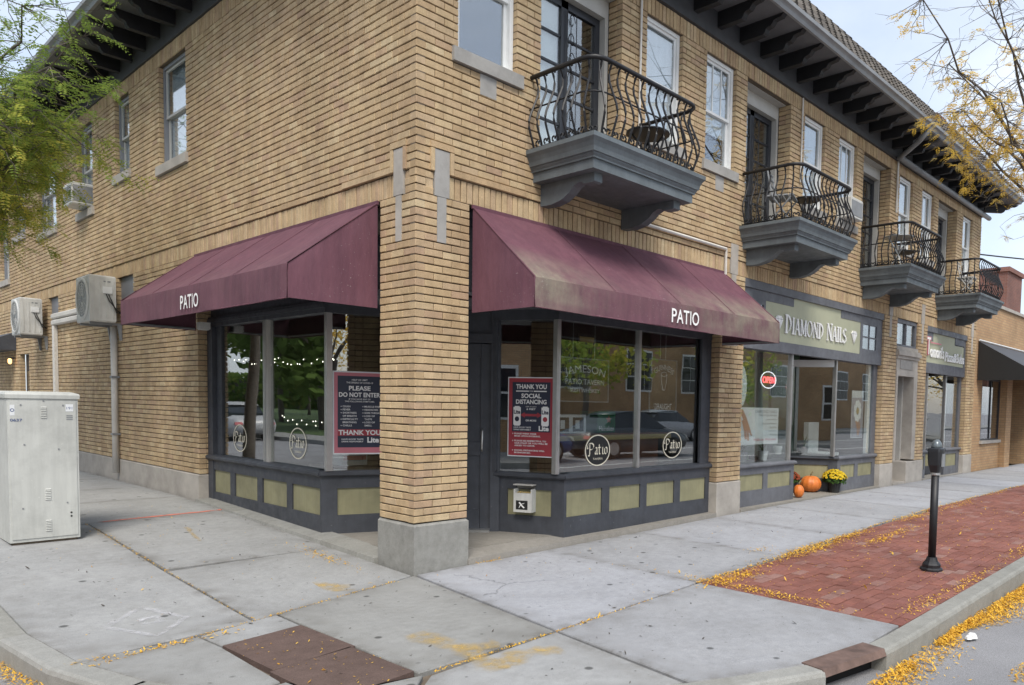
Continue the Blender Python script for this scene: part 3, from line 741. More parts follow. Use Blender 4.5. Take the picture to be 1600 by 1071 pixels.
# --- tavern, side street front and its return
b3, F3, n3 = bulkhead((.12, 4.95), (.12, 1.92), [(.10,.675), (.81,1.46), (1.60,2.23), (2.355,3.0)], .06, 'slate')
G3_ = Fr((.16, 4.95), (0, -1), (-1, 0))
glazing(G3_, .33, 1.54, ZG, ZH, .02, b3); glazing(G3_, 1.71, 3.04, ZG, ZH, .02, b3)
post(G3_, 3.07, .0, ZG-.005, ZH, b3, .055); post(G3_, 1.60, .0, ZG-.005, ZH, b3, .06); post(G3_, 1.675, .0, ZG-.005, ZH, b3, .05, 'cream')
jm = MB(); jm.ob(G3_, .0, .16, -.05, .1, .12, ZH); jm.ob(G3_, .16, .33, .0, .1, ZG, ZH); jm.build('jamb', 'slate', b3)
hd = MB(); hd.ob(G3_, .0, 3.10, -.03, .12, ZH, ZH+.05); hd.ob(G3_, .0, 3.10, -.05, .12, ZH+.05, ZH+.09); hd.ob(G3_, .0, 3.10, -.035, .12, ZH+.09, ZH+.12); hd.ob(G3_, .0, 4.38, .0, .12, ZH+.12, 3.37)
hd.build('transom_head', 'slate', b3)
b4, F4, n4 = bulkhead((.12, 1.92), (.86, 1.62), [(.16, .70)], .06, 'slate')
A2_, B2_ = V(.16, 1.87, 0), V(.86, 1.585, 0)
G4 = Fr((A2_.x, A2_.y), (B2_.x-A2_.x, B2_.y-A2_.y)); nG4 = (B2_-A2_).length
glazing(G4, .03, nG4-.03, ZG, ZH, .02, b4)
MB().ob(G4, nG4-.03, nG4+.02, -.02, .08, ZG, ZH).build('jamb', 'slate', b4)
hd = MB(); hd.ob(G4, -.02, nG4+.05, -.02, .1, ZH, ZH+.11); hd.build('transom_head', 'slate', b4)
# soffit over the entry and the diagonal door
sf = MB(); sf.poly([V(x, y, ZH+.11) for x, y in ((.1,.58), (.1,1.95), (.9,1.7), (1.7,.9), (1.95,.13), (.58,.13))], [V(x, y, ZH+.14) for x, y in ((.1,.58), (.1,1.95), (.9,1.7), (1.7,.9), (1.95,.13), (.58,.13))])
sf.build('entry_soffit', 'slatelite', bld)
DF = Fr((.84, 1.64), (1.64-.84, .84-1.64)); dn = math.hypot(.8, .8)
dm = MB(); dm.ob(DF, 0, .10, -.03, .1, .1, ZH+.10); dm.ob(DF, dn-.10, dn, -.03, .1, .1, ZH+.10); dm.ob(DF, .10, dn-.10, -.03, .1, 2.20, 2.30); dm.ob(DF, .10, dn-.10, .0, .08, 2.30, ZH+.10)
dfr = dm.build('door_frame', 'slate', bld)
dm = MB(); w_ = dn-.20
for e, f, g, h in ((0, .12, .12, 2.19), (w_-.12, w_, .12, 2.19), (.12, w_-.12, 2.04, 2.19), (.12, w_-.12, .12, .34), (.12, w_-.12, .95, 1.10)): dm.ob(DF, .10+e+.004, .10+f-.004 if f == w_ else .10+f, .01, .055, g, h)
dm.ob(DF, .22, dn-.22, .028, .05, .34, 2.04)
dr = dm.build('door', 'slate', bld)
for z_a, z_b in ((1.12, 1.72), (.38, .92)): MB().ob(DF, .22, dn-.38, .018, .03, z_a, z_b).build('panel', 'olive', dr)
MB().tube([DF.p(dn-.19, -.04, 1.0), DF.p(dn-.19, -.06, 1.03), DF.p(dn-.19, -.06, 1.22), DF.p(dn-.19, -.04, 1.25)], .011, 6).build('handle', 'alu', dr, smooth=True)
MB().ob(DF, .1, dn-.1, -.10, .08, .09, .125).build('threshold', 'alu', dfr)
# entry floor and concrete ledges
lg = MB()
lg.hexa([(.575,-.03,-.08), (4.69,-.03,-.08), (4.69,.25,-.08), (.575,.25,-.08), (.575,-.02,.06), (4.69,-.02,.105), (4.69,.25,.105), (.575,.25,.09)])
struct(lg.build('entry_ledge', 'ledge'))
lg = MB(); lg.poly([V(x, y, -.02) for x, y in ((.2,.57), (.2,1.9), (1.0,1.95), (1.95,1.0), (2.0,.251), (.575,.251), (.575,.57))], [V(x, y, .10) for x, y in ((.2,.57), (.2,1.9), (1.0,1.95), (1.95,1.0), (2.0,.251), (.575,.251), (.575,.57))])
struct(lg.build('entry_floor', 'ledge'))
for y0, y1 in ((.585, 1.6), (1.603, 2.7), (2.703, 3.75), (3.753, 4.93)):
    z0, z1 = .07+.03*(y0-.57), .07+.03*(y1-.57); j = rnd.uniform(-.02, .012)
    MB().hexa([(-.07+j,y0,-.05), (.22,y0,-.05), (.22,y1,-.05), (-.07+j,y1,-.05), (-.05+j,y0,z0), (.22,y0,z0+.015), (.22,y1,z1+.015), (-.05+j,y1,z1)]).build('side_ledge', 'kerb', bld)

# --- nail salon
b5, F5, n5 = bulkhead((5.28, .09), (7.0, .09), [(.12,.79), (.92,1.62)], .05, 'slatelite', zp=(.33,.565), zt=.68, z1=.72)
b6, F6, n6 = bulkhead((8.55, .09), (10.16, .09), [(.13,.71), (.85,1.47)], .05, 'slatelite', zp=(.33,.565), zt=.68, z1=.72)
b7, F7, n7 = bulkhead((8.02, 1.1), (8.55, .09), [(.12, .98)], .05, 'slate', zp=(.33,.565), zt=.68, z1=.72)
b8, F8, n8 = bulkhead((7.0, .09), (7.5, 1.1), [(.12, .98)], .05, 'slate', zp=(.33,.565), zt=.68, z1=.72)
ZG2, ZH2 = .725, 2.40
g5 = Fr((5.28, .12), (1, 0), (0, -1)); glazing(g5, .10, 1.58, ZG2, ZH2, .02, b5); post(g5, 1.60, 0, ZG2, ZH2, b5, .05); MB().ob(g5, 0, .10, -.01, .1, ZG2, ZH2).build('jamb', 'slatelite', b5)
g6 = Fr((8.44, .12), (1, 0), (0, -1)); glazing(g6, .02, 1.56, ZG2, ZH2, .02, b6); post(g6, 0, 0, ZG2, ZH2, b6, .05); MB().ob(g6, 1.56, 1.72, -.01, .1, ZG2, ZH2).build('jamb', 'slatelite', b6)
MB().ob(g6, 1.43, 1.56, .04, .09, ZG2, ZH2).build('curtain', 'curtain', b6)
g7 = Fr((7.95, 1.1), (8.44-7.95, .12-1.1)); n_ = math.hypot(.49, .98); glazing(g7, 0, n_-.03, ZG2, ZH2-.12, .02, b7); MB().ob(g7, 0, n_, -.01, .05, ZH2-.12, ZH2).build('jamb', 'white', b7)
g8 = Fr((6.88, .12), (.55, .98)); glazing(g8, .03, n_, ZG2, ZH2, .02, b8)
# glazed shop door between the returns
sd_ = MB(); 
for e, f, g, h in ((7.5, 7.58, .1, 2.2), (7.94, 8.02, .1, 2.2), (7.58, 7.94, .1, .35), (7.58, 7.94, 2.1, 2.2)): sd_.box(e, f, 1.1, 1.15, g, h)
sdo = sd_.build('door', 'slatelite', bld); MB().box(7.58, 7.94, 1.12, 1.126, .35, 2.1).build('pane', 'glass', sdo); MB().box(7.60, 7.62, 1.05, 1.07, .9, 1.2).build('handle', 'alu', sdo)
MB().box(7.5, 8.02, 1.1, 1.14, 2.2, 2.5).build('transom', 'slatelite', sdo)
# sign board with stepped head and corner lights
hb = MB()
hb.box(5.28, 10.16, .04, .16, ZH2, 2.555); hb.box(5.28, 10.16, .07, .16, 2.555, 3.37); hb.box(5.28, 10.16, .015, .07, 3.25, 3.365)
hb.box(5.28, 5.92, .045, .07, 3.05, 3.25); hb.box(9.2, 10.16, .045, .07, 3.10, 3.25); hb.box(9.2, 9.30, .045, .07, 2.555, 3.10); hb.box(9.90, 10.16, .045, .07, 2.555, 3.10); hb.box(9.30, 9.90, .045, .07, 2.555, 2.66); hb.box(5.28, 5.5, .045, .07, 2.555, 3.05); hb.box(5.86, 5.92, .045, .07, 2.555, 3.05)
hb.box(5.92, 6.75, .045, .07, 3.12, 3.25); hb.box(8.40, 9.2, .045, .07, 3.12, 3.25)
sgn = hb.build('storefront_header', 'slatelite', bld)
MB().box(5.92, 9.2, .052, .071, 2.556, 3.12).build('sign_board', 'signgreen', sgn); MB().box(6.75, 8.40, .0525, .0712, 3.12, 3.25).build('sign_board', 'signgreen', sgn)
for x0, x1 in ((9.30, 9.90), (5.5, 5.86)):
    for e, f in ((x0, (x0+x1)/2-.012), ((x0+x1)/2+.012, x1)):
        for g, h in ((2.66, 2.865), (2.89, 3.10)): MB().box(e, f, .06, .066, g, h).build('pane', 'wglass', sgn)
    mm = MB(); mm.box((x0+x1)/2-.012, (x0+x1)/2+.012, .05, .07, 2.66, 3.10); mm.box(x0, (x0+x1)/2-.012, .051, .07, 2.865, 2.89); mm.box((x0+x1)/2+.012, x1, .051, .07, 2.865, 2.89); mm.build('muntin', 'slatelite', sgn)
# raised letters: a light high-contrast roman drawn with a flat pen
T_ = ('n', .22, 0); H_ = ('n', .0, .08); S_ = ('n', .07, .02)
def serif(x, y, w=.13): return [(x-w, y), (x+w, y)]
LET = {
 'D': (.9, [[T_, (.18,0),(.18,1)], [('n',.16,.08)]+arcpts(.16,.5,.62,.475,-90,90,12), [H_,(.0,.025),(.36,.025)], [H_,(.0,.975),(.36,.975)]]),
 'I': (.36, [[T_, (.18,0),(.18,1)], [H_,(.02,.02),(.34,.02)], [H_,(.02,.98),(.34,.98)]]),
 'A': (.78, [[('n',.08,0), (.06,0),(.40,1)], [T_, (.40,1),(.70,0)], [H_,(.2,.34),(.6,.34)], [H_,(-.04,.02),(.16,.02)], [H_,(.58,.02),(.82,.02)]]),
 'M': (1.0, [[('n',.085,0), (.12,0),(.12,1)], [T_, (.14,1),(.5,.1)], [('n',.085,0),(.5,.1),(.84,1)], [T_, (.86,0),(.86,1)], [H_,(.02,.02),(.24,.02)], [H_,(.72,.02),(1.0,.02)]]),
 'O': (.98, [[('n',.16,.07)]+arcpts(.48,.5,.42,.48,0,360,22)]),
 'N': (.86, [[('n',.085,0), (.12,0),(.12,1)], [T_, (.14,1),(.74,0)], [('n',.085,0),(.76,0),(.76,1)], [H_,(.02,.02),(.24,.02)], [H_,(.64,.98),(.88,.98)]]),
 'L': (.62, [[T_, (.16,0),(.16,1)], [H_,(.0,.98),(.32,.98)], [('n',0,.06),(.1,.03),(.62,.03)], [('n',.085,0),(.6,.0),(.62,.26)]]),
 'S': (.66, [[('n',.17,.08)]+arcpts(.34,.73,.24,.24,30,270,10)+arcpts(.32,.25,.27,.24,90,-160,10)[1:]]),
}
LTS = []; pl = Plane2((6.48, .05, 2.70), (1, 0, 0), (0, -1, 0)); cur = 0; hgt = .25
for wd, gap in (('DIAMOND', .2), ('NAILS', 0)):
    for i, ch in enumerate(wd):
        adv, strokes = LET[ch]; s_ = hgt*(1.0 if i else 1.12)
        lt = MB(); LTS.append(lt)
        for o in (.0, .006, .012, .018): pen(lt, pl, strokes, cur, -.0, s_, (.1, 0), .003+o, s_*.88)
        cur += adv*s_*.88+.022
    cur += gap*.62
k_ = 2.14/max(1e-6, cur)
for lt in LTS:
    lt.v = [(6.48+(x-6.48)*k_, y, z) for x, y, z in lt.v]; lt.build('letter', 'whitep', sgn)
def diamond(cx):
    dm_ = MB(); p2 = Plane2((cx, .05, 2.80), (1, 0, 0), (0, -1, 0))
    pts = [(-.11, .09), (-.06, .14), (.06, .14), (.11, .09), (0, -.08)]
    dm_.poly([p2.at(x, y, .003) for x, y in pts], [p2.at(x, y, .022) for x, y in pts]); dm_.build('diamond_emblem', 'whitep', sgn)
    l2 = MB(); 
    for st in ([(-.11,.09), (.11,.09)], [(-.05,.09), (0,-.08)], [(.05,.09), (0,-.08)], [(-.06,.14), (-.05,.09)], [(.06,.14), (.05,.09)]): pen(l2, p2, [[('n', .006, .006)]+st], 0, 0, 1, (.005, .005), .024)
    l2.build('diamond_facets', 'gutter', sgn)
diamond(8.92); diamond(6.30)

# --- doorway to the flats: stone surround, cornice, transom
es = MB()
es.box(10.785, 10.86, -.02, .2, .55, 2.24); es.box(11.70, 11.895, -.02, .2, .55, 2.24); es.box(10.785, 11.895, -.02, .2, 2.24, 2.345)
es.box(10.785, 11.895, -.012, .2, 2.345, 2.58); es.box(10.76, 11.92, -.04, .2, 2.58, 2.64); es.box(10.74, 11.94, -.075, .2, 2.64, 2.71); es.box(10.76, 11.92, -.05, .2, 2.71, 2.75); es.box(10.785, 11.895, -.01, .2, 2.75, 2.82)
sur = es.build('door_surround', 'lime', bld)
MB().box(10.95, 11.6, -.022, -.011, 2.38, 2.55).build('carved_panel', 'limegrey', sur)
bevelbox(MB(), FRONT, 11.42, 11.92, -.03, .25, .03, zk(1)-.01).build('surround_base', 'lime', sur)
MB().box(10.86, 11.70, .9, .96, .1, 2.24).build('door', 'wood', bld); MB().box(11.66, 11.70, .2, .9, .1, 2.24).build('door_reveal', 'cream', sur)
MB().box(10.8, 11.7, -.02, .9, .04, .115).build('door_step', 'lime', sur)
tw = MB(); 
for e, f, g, h in ((10.785, 10.85, 2.82, 3.36), (11.83, 11.895, 2.82, 3.36), (10.85, 11.83, 3.29, 3.36), (10.85, 11.83, 2.82, 2.87), (11.32, 11.36, 2.87, 3.29)): tw.box(e, f, .04, .12, g, h)
tw_ = tw.build('transom_window', 'slatelite', bld)
for e, f in ((10.85, 11.32), (11.36, 11.83)): MB().box(e, f, .075, .081, 2.87, 3.29).build('pane', 'wglass', tw_)
MB().box(10.85, 11.32, .16, .165, 2.87, 3.29).build('blind', 'curtain', tw_)

# --- pizza shop
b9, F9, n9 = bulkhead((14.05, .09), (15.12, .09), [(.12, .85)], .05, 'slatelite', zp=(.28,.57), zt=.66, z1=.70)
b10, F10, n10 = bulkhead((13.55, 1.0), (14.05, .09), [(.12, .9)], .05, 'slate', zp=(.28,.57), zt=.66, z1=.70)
b11, F11, n11 = bulkhead((12.42, .09), (12.85, .09), [(.06, .36)], .05, 'slatelite', zp=(.28,.57), zt=.66, z1=.70)
g9 = Fr((14.0, .12), (1, 0), (0, -1)); glazing(g9, .04, 1.0, .70, 2.38, .02, b9); post(g9, .02, 0, .70, 2.38, b9, .05); MB().ob(g9, 1.0, 1.12, -.01, .1, .7, 2.38).build('jamb', 'slatelite', b9); MB().ob(g9, .06, .22, .03, .035, .7, 2.38).build('lace_curtain', 'curtain', b9)
g10 = Fr((13.48, 1.0), (.52, -.88)); glazing(g10, 0, 1.0, .70, 2.38, .02, b10)
g11 = Fr((12.42, .12), (1, 0), (0, -1)); glazing(g11, .0, .42, .70, 2.38, .02, b11); post(g11, .43, 0, .7, 2.38, b11, .05)
hb = MB(); hb.box(12.42, 15.12, .04, .16, 2.38, 2.60); hb.box(12.42, 15.12, .07, .16, 2.60, 3.37); hb.box(12.42, 15.12, .015, .07, 3.25, 3.365); hb.box(12.42, 12.9, .045, .07, 3.08, 3.25); hb.box(14.35, 15.12, .045, .07, 3.10, 3.25); hb.box(15.0, 15.12, .045, .07, 2.60, 3.10)
sg3 = hb.build('storefront_header', 'slatelite', bld); MB().box(12.42, 15.0, .055, .071, 2.602, 3.08).build('sign_board', 'signgreen', sg3); MB().box(12.9, 14.35, .0555, .0712, 3.08, 3.25).build('sign_board', 'signgreen', sg3)
pl = Plane2((12.44, .05, 2.62), (1, 0, 0), (0, -1, 0)); t1 = MB(); t0 = MB()
text(t0, pl, "T", .03, .13, h=.40, w=.26, bold=.045, off=.004, thick=.02); rect(t0, pl, .27, .95, .40, .425, .02); t0.build('raised_lettering', 'redlite', sg3)
text(t1, pl, "T", .05, .15, h=.36, w=.20, bold=.0, off=.026, thick=.006); text(t1, pl, "omori's", .28, .10, h=.27, w=.86, bold=.02, off=.004, thick=.02); text(t1, pl, "Pizza&Subs", 1.22, .06, h=.22, w=1.32, bold=.015, off=.004, thick=.02); t1.build('raised_lettering', 'whitep', sg3)
# doors inside the recess
dd = MB(); dd.box(12.85, 13.5, 1.0, 1.05, .09, 2.38); dd.build('door', 'blackdoor', bld)
# ---------------------------------------------------------------- balconies
BX = [1.24+3.84*i for i in range(4)]; BWD = 1.74; BP = .93; ZT = 4.03
def ring3(x0, x1, yf, o, z): return [V(x0-o, .02, z), V(x0-o, yf-o, z), V(x1+o, yf-o, z), V(x1+o, .02, z)]
def balcony(x0):
    x1 = x0+BWD; i0, i1, yf = x0+.10, x1-.10, -(BP-.10)
    pr = [(-.02, ZT-.29), (0, ZT-.29), (0, ZT-.20), (.02, ZT-.20), (.02, ZT-.185), (.035, ZT-.165), (.035, ZT-.155), (.05, ZT-.15), (.058, ZT-.11), (.075, ZT-.07), (.095, ZT-.045), (.10, ZT-.04), (.10, ZT), (.07, ZT+.004)]
    b = MB().rings([ring3(i0, i1, yf, o, z) for o, z in pr]).build('balcony', 'balc', bld, origin=(x0, 0, ZT-.29))
    zt = ZT-.292
    pf = [(0, zt-.21), (-.16, zt-.215), (-.30, zt-.19), (-.40, zt-.14), (-.47, zt-.085), (-.53, zt-.06), (-.58, zt-.065), (-.60, zt-.085), (-.72, zt-.09), (-.75, zt-.08), (-.75, zt), (0, zt)]
    for cx in (i0+.10, i1-.22):
        c = MB(); c.poly([V(cx, y, z) for y, z in pf], [V(cx+.11, y, z) for y, z in pf]); c.build('corbel', 'balc', b)
    # railing path in plan, rounded corners
    e = .08; rr = .14; px0, px1, py = x0+e, x1-e, -BP+e
    path = [V(px0, .0, 0), V(px0, py+rr, 0)]
    path += [V(px0+rr-rr*math.cos(t), py+rr-rr*math.sin(t), 0) for t in [R(q) for q in (22, 45, 68)]]
    path += [V(px0+rr, py, 0), V(px1-rr, py, 0)] + [V(px1-rr+rr*math.sin(t), py+rr-rr*math.cos(t), 0) for t in [R(q) for q in (22, 45, 68)]] + [V(px1, py+rr, 0), V(px1, 0, 0)]
    def bulge(z): return .015+.085*math.exp(-((z-.22)/.17)**2)-.035*math.exp(-((z-.56)/.10)**2)
    cen = V((px0+px1)/2, py*.35, 0)
    def outn(i, p): 
        t = (path[min(i+1, len(path)-1)]-path[max(i-1, 0)]).normalized(); n = V(t.y, -t.x, 0); return n if n.dot(p-cen) > 0 else -n
    def rail(z, r, o, name, seg_=6):
        MB().tube([p+outn(i, p)*o+V(0, 0, ZT+z) for i, p in enumerate(path)], r, seg_).build(name, 'black', b, smooth=True)
    rail(.715, .022, .02, 'top_rail', 8); rail(.40, .009, bulge(.40), 'mid_rail', 4); rail(.03, .009, .012, 'bottom_rail', 4)
    # balusters
    Ls = [0]
    for p, q in zip(path, path[1:]): Ls.append(Ls[-1]+(q-p).length)
    tot = Ls[-1]; nbal = 27
    def at(s):
        for i in range(len(path)-1):
            if s <= Ls[i+1]+1e-9:
                t = (s-Ls[i])/(Ls[i+1]-Ls[i]); p = path[i].lerp(path[i+1], t); n = outn(i, path[i]).lerp(outn(i+1, path[i+1]), t).normalized(); return p, n
    shared = None; sw = MB()
    for j in range(nbal):
        s = .06+(tot-.12)*j/(nbal-1); p, n = at(s); tang = V(-n.y, n.x, 0)
        if shared is None:
            prof_ = [(bulge(z), z) for z in (0, .06, .12, .18, .24, .30, .38, .46, .52, .58, .64)]
            curl = [(prof_[-1][0]+.02*math.sin(t), .66+.022*(1-math.cos(t))) for t in (.5, 1.2, 2.0, 2.9, 3.8, 4.6)]
            m_ = MB(); m_.tube([V(o, 0, z) for o, z in prof_+curl], .0115, 5)
            me = bpy.data.meshes.new('baluster'); me.from_pydata(m_.v, [], m_.f); me.materials.append(MT['black']); shared = me
        o = link('baluster', shared, b, p+V(0, 0, ZT+.02)); o.rotation_euler = (0, 0, math.atan2(n.y, n.x))
        if j < nbal-1:
            pc = at(s+(tot-.12)/(nbal-1)/2)[0]+n*.02
            for sg in (-1, 1):
                sw.tube([pc+tang*sg*(.026-.024*math.cos(t)*(1-t/8))+V(0, 0, ZT+.06+.032*math.sin(t)*(1-t/8)) for t in [.6*k for k in range(9)]], .010, 4)
    sw.build('scrollwork', 'black', b, kind='stuff')
    return b
for x in BX: balcony(x)
def folding_chair(x, y, rz, mat, label, grp):
    t = thing('bistro_chair', label, 'chair', (x, y, ZT+.003), grp)
    c, s = math.cos(rz), math.sin(rz)
    def T(a, b, z): return V(x+a*c-b*s, y+a*s+b*c, ZT+.004+z)
    sm = MB()
    for i in range(5): sm.poly([T(-.18, -.17+i*.075, .43), T(.18, -.17+i*.075, .43), T(.18, -.11+i*.075, .43), T(-.18, -.11+i*.075, .43)], [T(-.18, -.17+i*.075, .45), T(.18, -.17+i*.075, .45), T(.18, -.11+i*.075, .45), T(-.18, -.11+i*.075, .45)])
    sm.build('seat', mat, t)
    for sx in (-.19, .19):
        MB().tube([T(sx, -.2, 0), T(sx, .12, .44), T(sx, .2, .82)], .011, 5).build('leg', mat, t); MB().tube([T(sx, .2, 0), T(sx, -.17, .44)], .011, 5).build('leg', mat, t)
    bm_ = MB()
    for z in (.62, .72, .80): bm_.tube([T(-.19, .155+(z-.6)*.2, z), T(0, .17+(z-.6)*.2, z), T(.19, .155+(z-.6)*.2, z)], .013, 5)
    bm_.build('backrest', mat, t)
def bistro_table(x, y, r, h, mat, label):
    t = thing('bistro_table', label, 'table', (x, y, ZT+.003))
    MB().lathe((x, y, ZT), [(r-.01, h-.02), (r, h-.015), (r, h-.003), (r-.01, h)], 20).build('tabletop', mat, t)
    for a in range(2):
        t_ = R(45+90*a)
        MB().tube([(x-r*.7*math.cos(t_), y-r*.7*math.sin(t_), ZT+.004), (x+r*.7*math.cos(t_), y+r*.7*math.sin(t_), ZT+h-.02)], .011, 5).build('leg', mat, t)
        MB().tube([(x+r*.7*math.cos(t_), y+r*.7*math.sin(t_), ZT+.004), (x-r*.7*math.cos(t_), y-r*.7*math.sin(t_), ZT+h-.02)], .011, 5).build('leg', mat, t)
bistro_table(BX[0]+1.36, -.42, .24, .46, 'black', 'low black folding table on the balcony over the stained PATIO awning')
folding_chair(BX[1]+.55, -.35, R(20), 'gutter', 'grey folding chair on the balcony over the nail salon sign', None)
bistro_table(BX[1]+1.15, -.40, .2, .55, 'black', 'black round table on the balcony over the nail salon sign')
bistro_table(BX[2]+.62, -.45, .26, .60, 'alu', 'round metal table with crossed legs on the balcony over the doorway to the flats')
folding_chair(BX[2]+1.2, -.35, R(-40), 'black', 'black folding chair on the balcony over the doorway to the flats', None)
folding_chair(BX[3]+.8, -.40, R(10), 'cream', 'cream chair on the balcony over the pizza shop sign', None)
# ---------------------------------------------------------------- awnings
def awning(F, u0, u1, proj, zt, zv, zb, label, tx, th, mirror):
    t = thing('awning', label, 'awning', F.p((u0+u1)/2, -.0, zb))
    nu, ns = 40, 10; seams = [u0+(u1-u0)*k/4 for k in (1, 2, 3)]
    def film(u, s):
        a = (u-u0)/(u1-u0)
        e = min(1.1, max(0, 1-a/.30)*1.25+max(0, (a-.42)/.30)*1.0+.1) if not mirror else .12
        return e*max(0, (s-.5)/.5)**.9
    wr = lambda u, s: .005*math.sin(u*6.1+s*3.0+u0)+.004*math.sin(u*11.7-s*7)+.003*math.sin(u*23+s*2)
    rs, tn = [], []
    for i in range(nu+1):
        u = u0+(u1-u0)*i/nu; row = []; near = min(abs(u-q) for q in seams+[u0, u1]); k_ = min(1, near/.25)
        for j in range(ns+1):
            s = j/ns; rd_ = .012*max(0, (s-.93)/.07)**2
            sag = -.020*math.sin(math.pi*s)*k_+wr(u, s)*k_*math.sin(math.pi*min(1, s+.12))
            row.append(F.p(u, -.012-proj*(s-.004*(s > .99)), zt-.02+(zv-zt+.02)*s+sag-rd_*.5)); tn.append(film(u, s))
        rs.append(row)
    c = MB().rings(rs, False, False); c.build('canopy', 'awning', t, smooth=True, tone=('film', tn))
    rs, tn = [], []
    for i in range(nu+1):
        u = u0+(u1-u0)*i/nu; row = []; near = min(abs(u-q) for q in seams+[u0, u1]); k_ = min(1, near/.3)
        for j in range(7):
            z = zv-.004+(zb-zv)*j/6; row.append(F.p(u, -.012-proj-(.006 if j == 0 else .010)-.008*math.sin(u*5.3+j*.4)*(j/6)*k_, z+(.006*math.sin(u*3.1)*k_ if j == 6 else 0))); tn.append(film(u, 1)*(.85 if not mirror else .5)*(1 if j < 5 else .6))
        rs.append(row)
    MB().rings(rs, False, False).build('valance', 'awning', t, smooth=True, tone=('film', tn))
    for u, sg in ((u0, -1), (u1, 1)):
        rs = []
        for j in range(11):
            s = j/10; d = -.008-proj*s*1.0; top = zt-.02+(zv-zt+.02)*s
            rs.append([F.p(u+sg*(.010*math.sin(math.pi*s)*math.sin(math.pi*q)+.004*math.sin(9*s+5*q))*(1 if 0 < q < 1 and 0 < s < 1 else 0), d-.012*(s > .99), top+(zb-top)*q) for q in [i/8 for i in range(9)]])
        MB().rings(rs, False, False).build('side_panel', 'awning', t, smooth=True)
        MB().tube([F.p(u, -.012, zt-.018), F.p(u, -.016-proj, zv), F.p(u, -.02-proj, zb)], .007, 5).build('hem', 'awning', t, smooth=True)
    MB().tube([F.p(u0, -.018-proj, zb), F.p((u0+u1)/2, -.02-proj, zb-.003), F.p(u1, -.018-proj, zb)], .006, 5).build('hem', 'awning', t, smooth=True)
    fm = MB(); fm.tube([F.p(u0+.02, -.03, zb+.02), F.p(u0+.02, -proj+.02, zb+.02), F.p(u1-.02, -proj+.02, zb+.02), F.p(u1-.02, -.03, zb+.02)], .014, 6); fm.build('frame', 'gutter', t)
    for q in seams:
        s_ = MB(); s_.tube([F.p(q, -.014, zt-.012), F.p(q, -.012-proj*.5, (zt+zv)/2-.002), F.p(q, -.016-proj, zv+.003), F.p(q, -.0145-proj, zb+.01)], .003, 4); s_.build('seam', 'awning', t)
    b_ = MB(); b_.ob(F, u0-.01, u1+.01, -.02, -.002, zt-.03, zt+.005); b_.build('wall_batten', 'awning', t)
    ex = F.u if not mirror else -F.u
    pl = Plane2(F.p(tx, -.012-proj-.024, zb), ex, F.n)
    for ch, xx, ww in (('P', 0, .085), ('A', .088, .115), ('T', .205, .10), ('I', .323, .018), ('O', .36, .125)):
        m_ = MB(); text(m_, pl, ch, xx, .05, h=th, w=ww, bold=.012, off=.001); m_.build('letter', 'whitep', t)
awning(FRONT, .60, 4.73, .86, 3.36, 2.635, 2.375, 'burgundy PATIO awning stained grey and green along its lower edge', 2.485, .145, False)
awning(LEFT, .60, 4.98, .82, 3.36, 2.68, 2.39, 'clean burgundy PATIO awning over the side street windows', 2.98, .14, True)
for P, lb in (((4.80, -.13, 2.43), 'small white box under the stained awning against the brick pier'), ((-.02, 4.70, 2.44), 'small white box under the clean awning')):
    m_ = MB(); x, y, z = P; m_.box(x-.06, x+.06, y-.06, y+.06, z-.045, z+.04); m_.box(x-.05, x+.05, y-.05, y+.05, z-.055, z-.045); tag(m_.build('junction_box', 'acwhite'), lb, 'junction box')

# ---------------------------------------------------------------- window lettering and posters
NB = (.085, .085)
PATIO = [[(.10,-.12), (.13,.0), (.13,.86)], [(-.16,.55), (-.08,.8), (.10,.93), (.34,.93), (.52,.82), (.56,.64), (.44,.46), (.28,.40), (.13,.42)], [(-.16,.55), (-.06,.48), (-.02,.58)], [(.10,-.12), (-.04,-.06)],
 [(.68,.50), (.80,.58), (.90,.52), (.90,.06), (.98,0)], [(.90,.36), (.74,.27), (.70,.10), (.78,0), (.90,.10)],
 [(1.14,.82), (1.16,.08), (1.24,0), (1.32,.06)], [(1.02,.56), (1.32,.56)], [(1.44,.52), (1.53,.58), (1.53,.06), (1.61,0)], [(1.48,.76), (1.57,.84)],
 [(1.88,.58), (1.74,.48), (1.74,.10), (1.88,0), (2.02,.10), (2.02,.48), (1.88,.58)]]
def patio_logo(F, u, z, r, d, dark, flip):
    ex = F.u if not flip else -F.u
    pl = Plane2(F.p(u, d, z), ex, F.n); m_ = MB()
    ringf(m_, pl, 0, 0, r*.93, r, .003, asp=.86); pen(m_, pl, PATIO, -r*.72, -r*.22, r*.66, NB, .003, r*.72); text(m_, pl, 'TAVERN', 0, -r*.52, h=r*.11, w=r*.75, align='C', off=.003)
    pl2 = MB()
    t = thing('window_logo', '', 'window decal', F.p(u, d-.003, z-r))
    m_.build('lettering', 'creamink', t)
    if dark: disc(pl2, pl, 0, 0, r*.94, .001, ry=r*.81); pl2.build('disc', 'blackink', t)
    return t
t = patio_logo(FRONT, 2.53, 1.02, .21, .178, True, False); t['label'] = 'Patio Tavern logo on a solid black oval, on the street window'
t = patio_logo(FRONT, 3.93, 1.045, .20, .178, False, False); t['label'] = 'Patio Tavern logo outlined in cream on the window pane beside the brick pier'
t = patio_logo(LEFT, 2.565, 1.04, .205, .178, False, True); t['label'] = 'Patio Tavern logo on the side street pane beside the DO NOT ENTER poster'
t = patio_logo(LEFT, 4.11, 1.03, .20, .178, False, True); t['label'] = 'Patio Tavern logo on the side street pane next to the brick wall'

